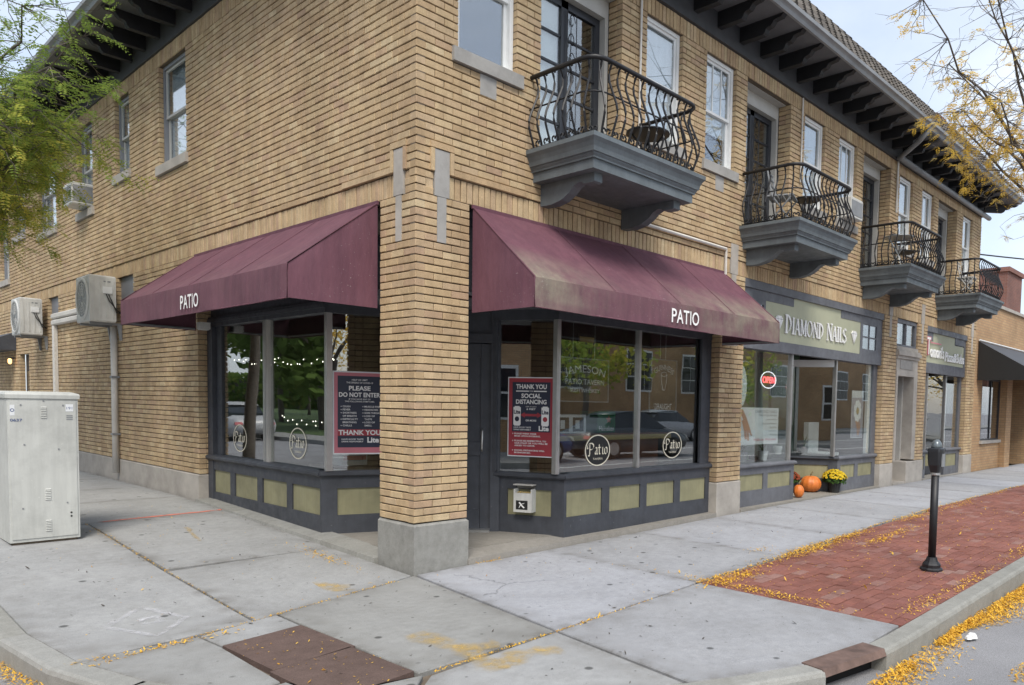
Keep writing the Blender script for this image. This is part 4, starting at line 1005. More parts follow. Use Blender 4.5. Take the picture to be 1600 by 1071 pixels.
def poster_board(F, u0, u1, z0, z1, d, name, label):
    t = thing(name, label, 'poster', F.p((u0+u1)/2, d, z0))
    MB().ob(F, u0, u1, d, d+.004, z0, z1).build('sheet', 'paper', t)
    return t, Plane2(F.p(u0, d, z0), F.u, F.n), u1-u0, z1-z0
# social distancing poster on the return pane by the door
t, pl, w_, h_ = poster_board(G2, nG2-.605, nG2-.035, .955, 1.83, .012, 'poster', 'red and navy THANK YOU FOR SOCIAL DISTANCING poster inside the pane by the tavern door')
rd = MB(); rect(rd, pl, .012, w_-.012, .012, h_-.012, .0008); rd.build('red_field', 'red', t)
nv = MB(); rect(nv, pl, .055, w_-.055, .275, h_-.055, .0014); nv.build('navy_field', 'navy', t)
wt = MB(); cx = w_/2
text(wt, pl, 'THANK YOU', cx, .745, h=.052, w=.37, align='C', bold=.03); rect(wt, pl, .1, cx-.03, .715, .727, .002); rect(wt, pl, cx+.03, w_-.1, .715, .727, .002); text(wt, pl, 'FOR', cx, .713, h=.016, align='C')
text(wt, pl, 'SOCIAL', cx, .645, h=.05, w=.24, align='C', bold=.03); text(wt, pl, 'DISTANCING', cx, .58, h=.05, w=.37, align='C', bold=.03)
text(wt, pl, 'KEEP AT LEAST', cx, .545, h=.012, w=.13, align='C'); text(wt, pl, '6 FEET', cx, .515, h=.02, w=.11, align='C', bold=.02); text(wt, pl, 'OR MORE', cx, .39, h=.02, w=.13, align='C', bold=.02)
for x in (.115, w_-.115):
    rect(wt, pl, x-.045, x+.045, .35, .545, .0022); rect(wt, pl, x-.03, x+.03, .545, .556, .0022); rect(wt, pl, x-.035, x+.035, .34, .35, .0022)
text(wt, pl, 'HAVE GOOD TASTE', .075, .315, h=.016, w=.21, bold=.02); text(wt, pl, 'DRINK RESPONSIBLY', .075, .29, h=.016, w=.21, bold=.02); text(wt, pl, 'Lite', w_-.19, .288, h=.055, w=.12, bold=.04)
for i, s in enumerate(('PLEASE WEAR YOUR', 'MASK UPON ENTERING.', '', 'PLEASE BE RESPECTFUL TO', 'OUR STAFF OR YOU WILL BE', 'ASKED TO LEAVE.', '', 'SOCIAL DISTANCING WILL', 'BE ENFORCED.')):
    if s: text(wt, pl, s, .085, .245-i*.0262, h=.017, w=len(s)*.0168, bold=.03)
for i in (0, 3, 7): disc(wt, pl, .065, .253-i*.0262, .006, .002, 10)
wt.build('lettering', 'whitep', t)
cn = MB()
for x in (.115, w_-.115): text(cn, pl, 'Lite', x, .47, h=.045, w=.08, align='C', bold=.04, off=.003); 
disc(cn, pl, .115, .415, .027, .003); cn.build('can_lettering', 'navy', t)
rr_ = MB(); disc(rr_, pl, w_-.115, .415, .027, .003); rect(rr_, pl, .2, w_-.2, .447, .473, .0024)
for sg in (-1, 1): rr_.v += [tuple(pl.at(cx+sg*.13, .46, .0024)), tuple(pl.at(cx+sg*.075, .49, .0024)), tuple(pl.at(cx+sg*.075, .43, .0024))]; rr_.f.append((len(rr_.v)-3, len(rr_.v)-2, len(rr_.v)-1))
rr_.build('arrow', 'red', t)
# do-not-enter poster on the other return pane
t, pl, w_, h_ = poster_board(G4, .055, .60, .955, 1.845, .012, 'poster', 'navy PLEASE DO NOT ENTER poster with red border behind the brick pier')
rd = MB(); rect(rd, pl, .015, w_-.015, .015, h_-.015, .0008); rd.build('red_field', 'redlite', t)
nv = MB(); rect(nv, pl, .05, w_-.05, .075, h_-.05, .0014); nv.build('navy_field', 'navy', t)
b_ = MB(); rect(b_, pl, .05, w_-.05, .20, .27, .0018); b_.build('red_band', 'red', t)
wt = MB(); cx = w_/2
for s, y, hh, ww, bo in (('HELP US LIMIT', .79, .018, .16, .01), ('THE SPREAD OF COVID-19', .76, .018, .27, .01), ('PLEASE', .685, .05, .22, .03), ('DO NOT ENTER', .615, .05, .42, .03), ('IF YOU HAVE ANY OF', .585, .016, .22, .01), ('THE FOLLOWING SYMPTOMS:', .56, .016, .30, .01), ('THANK YOU', .208, .055, .43, .03)):
    text(wt, pl, s, cx, y, h=hh, w=ww, align='C', bold=bo, off=.0024)
for i, (a, b) in enumerate((('COUGH', 'MUSCLE PAIN'), ('FEVER', 'HEADACHES'), ('SHORTNESS', 'SORE THROAT'), ('OF BREATH', 'LOSS OF'), ('DIFFICULTY', 'TASTE'), ('BREATHING', 'LOSS OF'), ('CHILLS', 'SMELL'))):
    for x, s in ((.10, a), (.32, b)): text(wt, pl, s, x, .505-i*.034, h=.019, w=len(s)*.0155, bold=.02)
for x, y in ((.085,.514), (.085,.48), (.085,.446), (.085,.378), (.085,.31), (.305,.514), (.305,.48), (.305,.446), (.305,.412), (.305,.344)): disc(wt, pl, x, y, .005, .002, 8)
text(wt, pl, 'HAVE GOOD TASTE', .09, .155, h=.016, w=.22, bold=.02); text(wt, pl, 'DRINK RESPONSIBLY', .09, .13, h=.016, w=.22, bold=.02); text(wt, pl, 'Lite', .35, .125, h=.06, w=.12, bold=.04)
wt.build('lettering', 'whitep', t)
# hanging mirror sign and stout sign inside the street window
def glass_sign(F, u0, u1, z0, z1, d, label, body):
    t = thing('hanging_sign', label, 'sign', F.p((u0+u1)/2, d, z0)); m_ = MB(); f = .012
    for a, b, c, e in ((u0, u1, z1-f, z1), (u0, u1, z0, z0+f), (u0, u0+f, z0+f, z1-f), (u1-f, u1, z0+f, z1-f)): m_.ob(F, a, b, d, d+.015, c, e)
    m_.build('frame', 'gutter', t); MB().ob(F, u0+f, u1-f, d+.006, d+.009, z0+f, z1-f).build('pane', 'glass', t)
    for u in (u0+.2, u1-.25): MB().tube([F.p(u, d, z1), F.p(u, d, 2.46)], .003, 4).build('chain', 'alu', t)
    pl = Plane2(F.p(u0, d, z0), F.u, F.n); w_ = u1-u0
    for q in range(4):
        g_ = MB(); body(g_, pl, w_, z1-z0, q); g_.build('lettering' if q < 3 else 'glass_print', 'whitep', t)
def jam(g_, pl, w_, h_, q):
    if q == 0: text(g_, pl, 'JAMESON', w_/2, h_*.62, h=.11, w=w_*.78, align='C', arc=1.1, off=.004)
    if q == 1: text(g_, pl, 'PATIO TAVERN', w_/2, h_*.40, h=.06, w=w_*.78, align='C', off=.004)
    if q == 2: text(g_, pl, 'IRISH WHISKEY', w_/2, h_*.22, h=.045, w=w_*.6, align='C', off=.004)
glass_sign(FRONT, 1.99, 2.79, 1.57, 2.07, .26, 'whiskey mirror sign hung on chains reading PATIO TAVERN behind the window', jam)
def gui(g_, pl, w_, h_, q):
    if q == 0: text(g_, pl, 'GUINNESS', w_/2, h_*.80, h=.07, w=w_*.66, align='C', arc=.28, off=.004)
    if q == 1: text(g_, pl, 'DRAUGHT', w_/2, h_*.06, h=.075, w=w_*.62, align='C', off=.004)
    if q == 3: ringf(g_, pl, w_/2, h_*.72, .05, .06, .004, asp=.5); pen(g_, pl, [[(-.06, 0), (-.045, -.12), (-.02, -.2), (.02, -.2), (.045, -.12), (.06, 0)]], w_/2, h_*.72, 1, (.008, .008), .0045)
glass_sign(FRONT, 3.52, 4.08, 1.46, 2.14, .24, 'stout sign reading GUINNESS DRAUGHT behind the window beside the brick pier', gui)

# nail salon window: neon, menu banner, manicure poster, oval plaque
t = thing('neon_sign', 'red neon OPEN sign inside an oval white tube, nail salon window', 'sign', (6.30, .20, 1.85))
pl = Plane2((6.30, .19, 1.975), (1, 0, 0), (0, -1, 0)); m_ = MB(); text(m_, pl, 'OPEN', 0, -.05, h=.10, w=.36, align='C', bold=.01, off=.0, thick=.012); m_.build('letters', 'neonred', t)
m_ = MB(); m_.tube([pl.at(.22*math.cos(a), .125*math.sin(a), .0) for a in [2*math.pi*i/28 for i in range(29)]], .007, 5); m_.build('oval_tube', 'neonwhite', t)
m_ = MB(); disc(m_, pl, 0, 0, .2, -.015, ry=.11); m_.build('backing', 'blackink', t)
t, pl, w_, h_ = poster_board(FRONT, 5.50, 6.60, 1.0, 1.55, .17, 'menu_banner', 'white nail salon menu banner with a bare hand across its left end')
m_ = MB(); 
for i, (s, ww) in enumerate((('DIAMOND NAILS', .62), ('Nails & Spa Services', .5), ('Acrylic  Full Set', .3), ('Manicure & Pedicure', .42), ('Gel Polish', .2), ('Dip Powder', .22), ('Waxing', .2))): text(m_, pl, s, w_-.06, .47-i*.058, h=.03 if i > 1 else .045, w=ww, align='R', off=.0015)
m_.build('lettering', 'gutter', t)
m_ = MB(); text(m_, pl, 'Walk-ins Welcome', w_-.06, .05, h=.04, w=.66, align='R', bold=.02, off=.0015); m_.build('red_lettering', 'redlite', t)
hm = MB(); skin = M('skin tone ink', (.50,.27,.17), .6, .1); sl_ = M('pale sleeve ink', (.66,.5,.42), .6, .05)
for st, nb_ in (([(.02,.52), (.12,.40), (.20,.28), (.26,.18)], .11), ([(.08,.36), (.15,.2), (.17,.08)], .06), ([(.15,.34), (.22,.18), (.24,.06)], .06), ([(.20,.30), (.27,.20), (.33,.13)], .05)): pen(hm, pl, [[('n', nb_, 0)]+st], 0, 0, 1, (.05, 0), .0018+nb_*.01)
hm.build('hand_print', skin, t)
t, pl, w_, h_ = poster_board(FRONT, 9.22, 9.72, 1.03, 1.90, .17, 'manicure_poster', 'tall NAILS poster with a daisy and a manicured hand')
m_ = MB(); text(m_, pl, 'NAILS', w_/2, .76, h=.11, w=.44, align='C', bold=.03); 
for i in range(9): 
    a = 2*math.pi*i/9; disc(m_, pl, w_/2+.11*math.cos(a), .5+.14*math.sin(a), .055, .002+.0003*i, 12, .07)
m_.build('lettering', 'whitep', t); m_ = MB(); disc(m_, pl, w_/2, .5, .06, .006); m_.build('daisy_centre', 'gold', t)
m_ = MB(); pen(m_, pl, [[('n', .09, 0), (.2,.34), (.28,.2), (.3,.05)], [('n', .05, 0), (.3,.34), (.36,.2), (.34,.1)]], 0, 0, 1, (.05, 0), .003); m_.build('hand_print', skin, t)
m_ = MB(); rect(m_, pl, .01, w_-.01, .01, .74, .0008); m_.build('background', M('grey lilac ink', (.35,.34,.38), .6, .2, 8), t)
m_ = MB(); pl = Plane2((5.57, .22, 1.86), (1, 0, 0), (0, -1, 0)); m_.rings([[pl.at(r*.14*math.cos(a), r*.30*math.sin(a), o) for a in [2*math.pi*i/24 for i in range(24)]] for r, o in ((1, 0), (1, .02), (.9, .028))])
tag(m_.build('oval_plaque', 'paper'), 'pale oval plaque hanging beside the pier at the edge of the nail salon window', 'plaque')
# cigarette bin screwed to the bulkhead by the tavern door
t = thing('ashtray_box', 'small white wall ashtray with black printed square on the olive panel by the tavern door', 'ashtray', F2.p(.36, -.03, .34))
bx = MB(); bx.ob(F2, .25, .47, -.09, .017, .345, .555); bx.ob(F2, .25, .265, -.09, .017, .555, .60); bx.ob(F2, .455, .47, -.09, .017, .555, .60); bx.build('box', 'acwhite', t)
bk = MB(); bk.ob(F2, .25, .47, .0, .017, .60, .645); bk.ob(F2, .24, .48, -.08, .017, .640, .652); bk.build('hood', 'cream', t)
pl = Plane2(F2.p(.25, -.091, .345), F2.u, F2.n); m_ = MB(); rect(m_, pl, .03, .17, .03, .13, .001); m_.build('printed_square', 'blackink', t)
m_ = MB(); pen(m_, pl, [[(.07,.05), (.09,.09), (.13,.10)], [(.13,.05), (.10,.075), (.07,.11)]], 0, 0, 1, (.014, .01), .002); m_.build('emblem', 'whitep', t)
m_ = MB(); 
for i in range(14): m_.tube([F2.p(.28+i*.012, -.06+.02*(i % 3), .556+.002*(i % 2)), F2.p(.29+i*.012, -.04+.02*(i % 2), .566)], .005, 4)
m_.build('cigarette_butts', 'gold', t)

# ---------------------------------------------------------------- things inside the windows
def crate(x, y, z, w, d, h, mat, name, label, dec=None, cat='box', grp=None):
    t = thing(name, label, cat, (x+w/2, y+d/2, z), grp); c = .006
    MB().rings([[V(x+i, y+i, zz), V(x+w-i, y+i, zz), V(x+w-i, y+d-i, zz), V(x+i, y+d-i, zz)] for i, zz in ((c, z), (0, z+c), (0, z+h-c), (c, z+h))]).build('carton', mat, t)
    if dec: dec(t, Plane2((x, y, z), (1, 0, 0), (0, -1, 0)), w, h)
    return t
sh2 = thing('bar_shelf', 'brown wooden shelf inside the tavern window carrying the beer boxes', 'shelf', (2.9, .7, .1))
MB().box(2.02, 4.2, .42, 1.0, 1.14, 1.20).build('top', 'wood', sh2); MB().box(2.3, 4.1, .55, .95, .10, 1.14).build('cabinet', 'wood', sh2)
MB().box(2.02, 4.2, .41, .43, 1.12, 1.18).build('edge', 'gold', sh2)
def lab1(t, pl, w, h):
    for i in range(2):
        m_ = MB(); rect(m_, pl, w*(.08+.48*i), w*(.44+.48*i), h*.1, h*.85, .002); m_.build('print', 'blackink', t); m_ = MB(); rect(m_, pl, w*(.16+.48*i), w*(.3+.48*i), h*.25, h*.7, .004); m_.build('stripe', 'paper', t)
crate(2.16, .50, 1.203, .50, .3, .22, 'paper', 'bottle_carton', 'white carton with two black labels on the window shelf', lab1)
star = [(math.cos(R(90+36*i))*(.055 if i % 2 == 0 else .023), math.sin(R(90+36*i))*(.055 if i % 2 == 0 else .023)) for i in range(10)]
MT['boxgreen'] = M('green carton', (.02,.13,.05), .5, .1)
def lab2(t, pl, w, h):
    m_ = MB(); m_.v += [tuple(pl.at(w*.62+a, h*.62+b, .002)) for a, b in star]; m_.f.append(tuple(range(10))); m_.build('star', 'terracotta', t)
    m_ = MB(); text(m_, pl, 'Heineken', w*.5, h*.08, h=.06, w=w*.84, align='C', bold=.02, off=.002); m_.build('lettering', 'paper', t)
crate(2.86, .50, 1.203, .32, .3, .26, 'boxgreen', 'beer_carton', 'green beer carton with a red star on the window shelf', lab2)
def lab3(t, pl, w, h):
    m_ = MB(); rect(m_, pl, w*.0+.01, w-.01, h*.3, h*.55, .002); m_.build('stripe', 'red', t)
crate(.48, 2.15, .80, .3, .26, .2, 'paper', 'beer_carton', 'white carton with a red stripe on the sill below the DO NOT ENTER poster', lab3)
MB_ = MB(); MB_.box(.36, 1.0, 2.06, 2.7, .1, .798); tag(MB_.build('window_bench', 'dim'), 'dark bench below the side street window of the tavern', 'bench')
m_ = MB(); m_.box(2.42, 2.72, .42, .44, 2.24, 2.36); t = tag(m_.build('bar_plaque', 'blackink'), 'small dark bar plaque high up behind the street window', 'plaque'); 
pl = Plane2((2.42, .42, 2.24), (1, 0, 0), (0, -1, 0)); m_ = MB(); text(m_, pl, 'BEER', .15, .03, h=.06, w=.24, align='C', bold=.02, off=.003) if False else rect(m_, pl, .03, .27, .03, .09, .003); m_.build('print', 'gold', t)
# strings of warm bulbs behind both tavern windows
def string(pts, n, sag, name, label, grp=None):
    t = thing(name, label, 'string lights', pts[0], grp); wm = MB(); bm_ = MB()
    for P, Q in zip(pts, pts[1:]):
        P, Q = Vector(P), Vector(Q); ln = (Q-P).length; k = max(2, int(n*ln)); c = []
        for i in range(k+1):
            s = i/k; p = P.lerp(Q, s)-V(0, 0, sag*4*s*(1-s)); c.append(p)
            q = p+V(rnd.uniform(-.012, .012), rnd.uniform(-.04, .04), -.02+rnd.uniform(-.05, .03)); bm_.lathe(q, [(.001, -.007), (.0048, -.003), (.0048, .003), (.002, .007)], 5)
        wm.tube(c, .0015, 3)
    wm.build('wire', 'blackink', t); b = bm_.build('bulbs', 'bulb', t); b['kind'] = 'stuff'
string([(.33, 4.6, 2.06), (.33, 3.5, 2.03), (.33, 2.0, 2.02)], 9, .03, 'string_lights', 'warm string lights drooping across the upper side street panes')
string([(.36, 2.1, 2.0), (.36, 2.1, 1.25)], 7, .0, 'string_lights', 'warm string lights hanging straight down by the DO NOT ENTER poster')
string([(.36, 3.4, 1.34), (.36, 2.5, 1.30), (.36, 2.0, 1.36)], 9, .04, 'string_lights', 'short low run of warm string lights behind the side street pane')
# salon interior
t = thing('salon_interior', 'dim green painted back wall of the nail salon', 'interior wall', (7.7, 1.9, .1)); MB().box(5.1, 10.4, 1.9, 1.98, .1, 3.1).build('wall_panel', M('green salon wall', (.30,.42,.30), .9, .15), t)
m_ = MB(); m_.box(8.9, 9.3, .5, .9, .1, .55); m_.box(8.9, 9.3, .85, .95, .55, 1.3); m_.box(8.85, 8.92, .45, .9, .55, .75); m_.box(9.28, 9.35, .45, .9, .55, .75); tag(m_.build('pedicure_chair', 'curtain'), 'white pedicure chair behind the nail salon window', 'chair')
m_ = MB(); m_.box(7.2, 7.9, 1.9, 2.5, 1.95, 2.3); m_.box(7.3, 7.8, 1.95, 2.45, 1.7, 1.95); 
def pot(x, y, z, r, h, mat, leaf, nleaf, ll, label, cat='plant'):
    t = thing('potted_plant', label, cat, (x, y, z))
    MB().lathe((x, y, z), [(r*.72, 0), (r*.95, h*.8), (r, h*.8), (r, h), (r*.88, h), (r*.86, h*.9), (.01, h*.9)], 14).build('pot', mat, t, smooth=False)
    lm = MB(); tn = []
    for i in range(nleaf):
        a = 2*math.pi*i/nleaf+rnd.uniform(-.3, .3); out_ = rnd.uniform(.2, 1); w0 = ll*.05; k0 = len(lm.v)
        rs = []
        for s in (0, .3, .6, .85, 1):
            rr = ll*(out_*.55*s**1.4); zz = h*.9+ll*(s*(1.05-.35*out_)-.25*out_*s*s); ww = w0*(1-s*.92)*(1 if s else .6)
            c = V(x+rr*math.cos(a), y+rr*math.sin(a), z+zz); sd_ = V(-math.sin(a), math.cos(a), 0)
            rs.append([c-sd_*ww, c+V(math.cos(a), math.sin(a), 0)*ww*.35-V(0, 0, ww*.4), c+sd_*ww])
        lm.rings(rs, False, False); tn += [rnd.random()]*(len(lm.v)-k0)
    lm.build('leaves', leaf, t, tone=tn)
for i, (x, y, lb) in enumerate(((5.85, .34, 'potted plant on the salon sill under the banner, nearest the pier'), (6.45, .34, 'potted plant on the salon sill under the banner, beside the metal mullion'), (8.30, .62, 'potted plant in the salon return window above the pumpkin'), (8.05, 1.0, 'potted plant deep in the salon return window'))): pot(x, y, .73, .085, .15, 'paper' if i % 2 else 'gutter', 'mum', 14, .3, lb)
sl2 = thing('window_shelf', 'grey display shelf behind the nail salon glass', 'shelf', (6.2, .4, .6)); MB().box(5.3, 7.0, .2, .5, .68, .728).build('board', 'slatelite', sl2)
sl2 = thing('window_shelf', 'grey corner shelf behind the salon return window', 'shelf', (8.4, .7, .6)); MB().poly([V(8.0, 1.15, .70), V(8.5, .2, .70), V(9.0, .45, .70), V(8.5, 1.35, .70)], [V(8.0, 1.15, .728), V(8.5, .2, .728), V(9.0, .45, .728), V(8.5, 1.35, .728)]).build('board', 'slatelite', sl2)
# pizza shop: red curtain and the agave
cm = MB(); cm.rings([[V(12.9+i*.04, 1.25+.03*math.sin(i*1.3), .3), V(12.9+i*.04, 1.25+.03*math.sin(i*1.3), 2.36)] for i in range(40)], False, False); tag(cm.build('red_curtain', M('maroon drape', (.09,.025,.03), .9, .2), smooth=True), 'maroon pleated drape hanging inside the pizza shop', 'curtain')
st2 = thing('plant_stand', 'low grey plinth carrying the agave in the pizza shop window', 'stand', (13.75, .95, .09)); MB().lathe((13.80, .82, .09), [(.19, 0), (.17, .03), (.13, .06), (.13, .56), (.18, .60), (.18, .62)], 16).build('column', 'slatelite', st2)
pot(13.80, .82, .711, .16, .26, 'terracotta', 'strap', 16, .95, 'spiky agave in a terracotta pot in the pizza shop window')
# ---------------------------------------------------------------- ground
rd = MB(); rd.quad((-700, -700, -.13), (700, -700, -.13), (700, 700, -.13), (-700, 700, -.13)); road = struct(rd.build('road', 'asphalt', origin=(0, 0, -.13)))
OUT = [(40, -3.97), (1.25, -3.97), (.90, -3.955), (.28, -3.84), (-.25, -3.60), (-.75, -3.34), (-1.3, -2.95), (-1.85, -2.45), (-2.3, -1.85), (-2.58, -1.25), (-2.75, -.6), (-2.83, .2), (-2.83, 40)]
def offs(pl_, d):
    r = []
    for i, p in enumerate(pl_):
        a = Vector(pl_[max(i-1, 0)]); b = Vector(pl_[min(i+1, len(pl_)-1)]); t = (b-a).normalized(); r.append((p[0]+t.y*d, p[1]-t.x*d))
    return r
INN = offs(OUT, .15)
side = struct(MB().poly([V(x, y, -.5) for x, y in INN+[(40, 40)]], [V(x, y, -.035) for x, y in INN+[(40, 40)]]).build('sidewalk', 'mortar', origin=(0, 0, 0)))
def slab(pts, mat, gap=.006, dz=0):
    c = Vector((sum(p[0] for p in pts)/len(pts), sum(p[1] for p in pts)/len(pts))); q = []
    for p in pts:
        d = (c-Vector(p)); q.append(Vector(p)+d.normalized()*gap*1.3)
    e = [Vector(p)+(c-Vector(p)).normalized()*(gap*1.3+.006) for p in pts]
    k = len(q); rs = [[V(p[0], p[1], gz(*p)-.05+dz) for p in q], [V(p[0], p[1], gz(*p)-.007+dz) for p in q], [V(p[0], p[1], gz(*p)+dz) for p in e]]
    dm_ = 9
    for i, p in enumerate(e):
        q2 = e[(i+1) % k]; t1 = (q2-p)
        if t1.length > 1e-6: dm_ = min(dm_, abs(t1.normalized().cross(c-p)))
    for d_ in (.035, .09, .16):
        f_ = min(.85*(d_/.16), d_/max(dm_, .02)); rs.append([V(h.x, h.y, gz(h.x, h.y)+dz) for h in (p.lerp(c, f_) for p in e)])
    m_ = MB(); m_.rings(rs)
    return m_.build('slab', mat, side, tone=('film', [1]*(3*k)+[.75]*k+[.3]*k+[0]*k))
mj = lambda y: -.01+.12*y                 # the wide joint that runs off the pier corner
JX = [1.55, 3.05, 4.6, 6.15, 7.7, 9.25, 10.8, 12.35, 13.9, 15.45, 17, 18.6, 20.2, 22, 24, 27, 31, 39]
edge = lambda x: -2.0+.2*min(1, max(0, (x-1.55)/6.5))
slab([(.012, -.015), (mj(-2.1)+.012, -2.1), (1.53, -2.0), (1.57, -.035)], 'slabA', .006)
for a, b in zip(JX, JX[1:]): slab([(a, -.035), (a-.02 if a < 3 else a, edge(a)), (b, edge(b)), (b, -.035)], 'slabA', .003)
slab([(mj(-2.12)+.012, -2.12), (-.40, -3.345), INN[4], INN[3], INN[2], (1.5, -3.80), (1.53, -2.02)], 'slabA', .004)
LB = lambda x: -.10+.27*(x+.23)            # joint from the pier corner towards the side street
slab([(-.02, -.03), (-.23, LB(-.23)), (-1.375, LB(-1.375)), (-1.36, -2.14), (mj(-2.1)-.012, -2.1)], 'slabB', .004)
slab([(-1.39, LB(-1.39)), (-1.945, LB(-1.945)), (-1.925, -.86), (-1.39, -.78)], 'slabB', .004)
slab([(-1.96, LB(-1.96)), INN[10], INN[9], INN[8], (-1.95, -1.72), (-1.935, -.88)], 'slabB', .004)
slab([(mj(-2.13)-.012, -2.13), (-1.34, -2.22), (-1.5, -2.36), INN[6], INN[5], (-.43, -3.33)], 'slabB', .004)
slab([(-1.94, -1.74), INN[8], INN[7], (-1.52, -2.35), (-1.36, -2.19), (-1.9, -2.1)], 'slabB', .004)
YL = [1.45, 3.92, 5.5, 7.0, 8.6, 10.2, 12, 14, 17, 21, 28, 39]
slab([(-.03, -.01), (-.05, 1.44), (-1.52, 1.35), (-1.555, LB(-1.555)), (-.24, LB(-.24)+.02)], 'slabB', .004)
slab([(-1.575, LB(-1.575)), (-1.535, 1.35), (-1.47, 3.9), (INN[12][0], 3.9), INN[11], INN[10]], 'slabB', .004)
for a, b in zip(YL, YL[1:]):
    slab([(-.05, a), (-.05, b), (-1.46, b), (-1.50, a)], 'slabB', .003)
    if a >= 3.9: slab([(-1.49, a), (-1.46, b), (INN[12][0], b), (INN[12][0], a)], 'slabB', .003)
for y0, y1 in ((-.84, -1.49), (-1.50, -2.14)):
    k = [(-1.39, y0+.06), (-1.925, y0-.03), (-1.90, y1-.03), (-1.365, y1+.04)]
    m_ = MB(); m_.rings([[V(x, y, -.05) for x, y in k], [V(x, y, .002) for x, y in k]])
    m_.build('tactile_tile', 'tactile', side)
# kerb stones
K = []
for p, q in zip(OUT, OUT[1:]):
    ln = math.hypot(q[0]-p[0], q[1]-p[1]); n = max(1, int(ln/3.0)) if ln > 4 else 1
    for i in range(n): K.append((tuple(Vector(p).lerp(Vector(q), i/n)), tuple(Vector(p).lerp(Vector(q), (i+1)/n))))
for i, (p, q) in enumerate(K):
    if abs(p[0]) > 30 or p[1] > 30: continue
    t = (Vector(q)-Vector(p)).normalized(); n = Vector((t.y, -t.x)); g = .004 if math.hypot(q[0]-p[0], q[1]-p[1]) > 1 else -.0005
    drain = abs(p[0]-.90) < .02 and abs(q[0]-.28) < .02
    a, b = Vector(p)+t*g, Vector(q)-t*g; za, zb_ = gz(*(a+n*.2)), gz(*(b+n*.2)); j = i
    ia, ib = Vector(INN[[o for o in range(len(OUT)) if OUT[o] == p][0]]) if p in OUT else a+n*.15, Vector(INN[[o for o in range(len(OUT)) if OUT[o] == q][0]]) if q in OUT else b+n*.15
    if drain:
        m_ = MB(); m_.hexa([V(*(a+n*.0), za-.035), V(*(b+n*.0), zb_-.035), V(*(ib+n*.03), zb_-.04), V(*(ia+n*.03), za-.04), V(*(a+n*.02), za+.008), V(*(b+n*.02), zb_+.008), V(*(ib+n*.03), zb_+.008), V(*(ia+n*.03), za+.008)])
        t_ = thing('storm_drain', 'rusty cast iron storm drain hood set into the kerb', 'storm drain', V(*((a+b)/2), -.13)); m_.build('hood', 'rust', t_)
        m_ = MB(); m_.hexa([V(*(a+n*.10), -.14), V(*(b+n*.10), -.14), V(*(ib+n*.05), -.14), V(*(ia+n*.05), -.14), V(*(a+n*.10), za-.036), V(*(b+n*.10), zb_-.036), V(*(ib+n*.05), zb_-.036), V(*(ia+n*.05), za-.036)]); m_.build('cavity', 'hole', t_)
        continue
    m_ = MB(); m_.rings([[V(*a, -.2), V(*b, -.2), V(*ib, -.2), V(*ia, -.2)], [V(*a, za-.03), V(*b, zb_-.03), V(*ib, zb_-.03), V(*ia, za-.03)], [V(*(a+n*.01), za-.008), V(*(b+n*.01), zb_-.008), V(*ib, zb_-.006), V(*ia, za-.006)], [V(*(a+n*.03), za+.001), V(*(b+n*.03), zb_+.001), V(*(ib-n*.006), zb_+.001), V(*(ia-n*.006), za+.001)]])
    m_.build('kerb_stone', 'kerb', side)
# brick paved strip by the kerb
PV = []; pw, ph = .198, .098
strip = MB(); strip.poly([V(1.52, -2.01, -.05), V(1.50, -3.815, -.05), V(38, -3.815, -.05), V(38, -1.81, -.05), V(8, -1.81, -.05)], [V(1.52, -2.01, -.012), V(1.50, -3.815, -.012), V(38, -3.815, .05), V(38, -1.81, .05), V(8, -1.81, .05)])
ps = struct(strip.build('paved_strip', 'mortar', origin=(0, 0, 0)))
r_ = 0; y = -3.813
while y+ph < -1.8:
    x = 1.515-(pw/2 if r_ % 2 else 0)
    while x < 22:
        a, b = max(x, 1.512), x+pw
        if y+ph < edge((a+b)/2)-.002 and b-a > .03: PV.append((a+.0025, b-.0025, y+.0025, y+ph-.0025, gz((a+b)/2, -3)-.004+rnd.uniform(-.003, .003)))
        x += pw+.002
    y += ph+.002; r_ += 1
sz = []
for i, (a, b, c, d, z) in enumerate(PV):
    q = prj(((a+b)/2, (c+d)/2, z)); s = 0
    if q and 0 < q[0] < 1600 and 0 < q[1] < 1071: s = 1/q[2]**3*(b-a)
    sz.append((s, i))
own = set(i for s, i in sorted(sz, reverse=True)[:300]); pst_ = MB(); pc = {}
def pav(ln, h): 
    return [(0,0,-.04), (ln,0,-.04), (ln,h,-.04), (0,h,-.04), (0,0,-.004), (ln,0,-.004), (ln,h,-.004), (0,h,-.004), (.004,.004,0), (ln-.004,.004,0), (ln-.004,h-.004,0), (.004,h-.004,0)], [(0,1,5,4), (1,2,6,5), (2,3,7,6), (3,0,4,7), (4,5,9,8), (5,6,10,9), (6,7,11,10), (7,4,8,11), (8,9,10,11)]
for i, (a, b, c, d, z) in enumerate(PV):
    k = (round(b-a, 3), round(d-c, 3)); vs, fs = pav(*k)
    if i in own:
        if k not in pc:
            me = bpy.data.meshes.new('paver'); me.from_pydata(vs, [], fs); me.materials.append(MT['paver']); pc[k] = me
        o = link('paver', pc[k], ps, (a, c, z)); o.rotation_euler = (rnd.uniform(-.02, .02), rnd.uniform(-.01, .01), rnd.uniform(-.01, .01))
    else:
        n = len(pst_.v); pst_.v += [(a+p[0], c+p[1], z+p[2]) for p in vs]; pst_.f += [tuple(n+j for j in f) for f in fs]
pst_.build('pavers', 'paver', ps, origin=(0, 0, 0), kind='stuff')
# crossing strip of red brick in the side street
cw = MB(); cw.poly([V(x, y, -.14) for x, y in ((-3.05, -.25), (-2.85, -1.0), (-5, -2.6), (-6, -1.6))], [V(x, y, -.124) for x, y in ((-3.05, -.25), (-2.85, -1.0), (-5, -2.6), (-6, -1.6))]); struct(cw.build('crosswalk_paving', 'paver'))
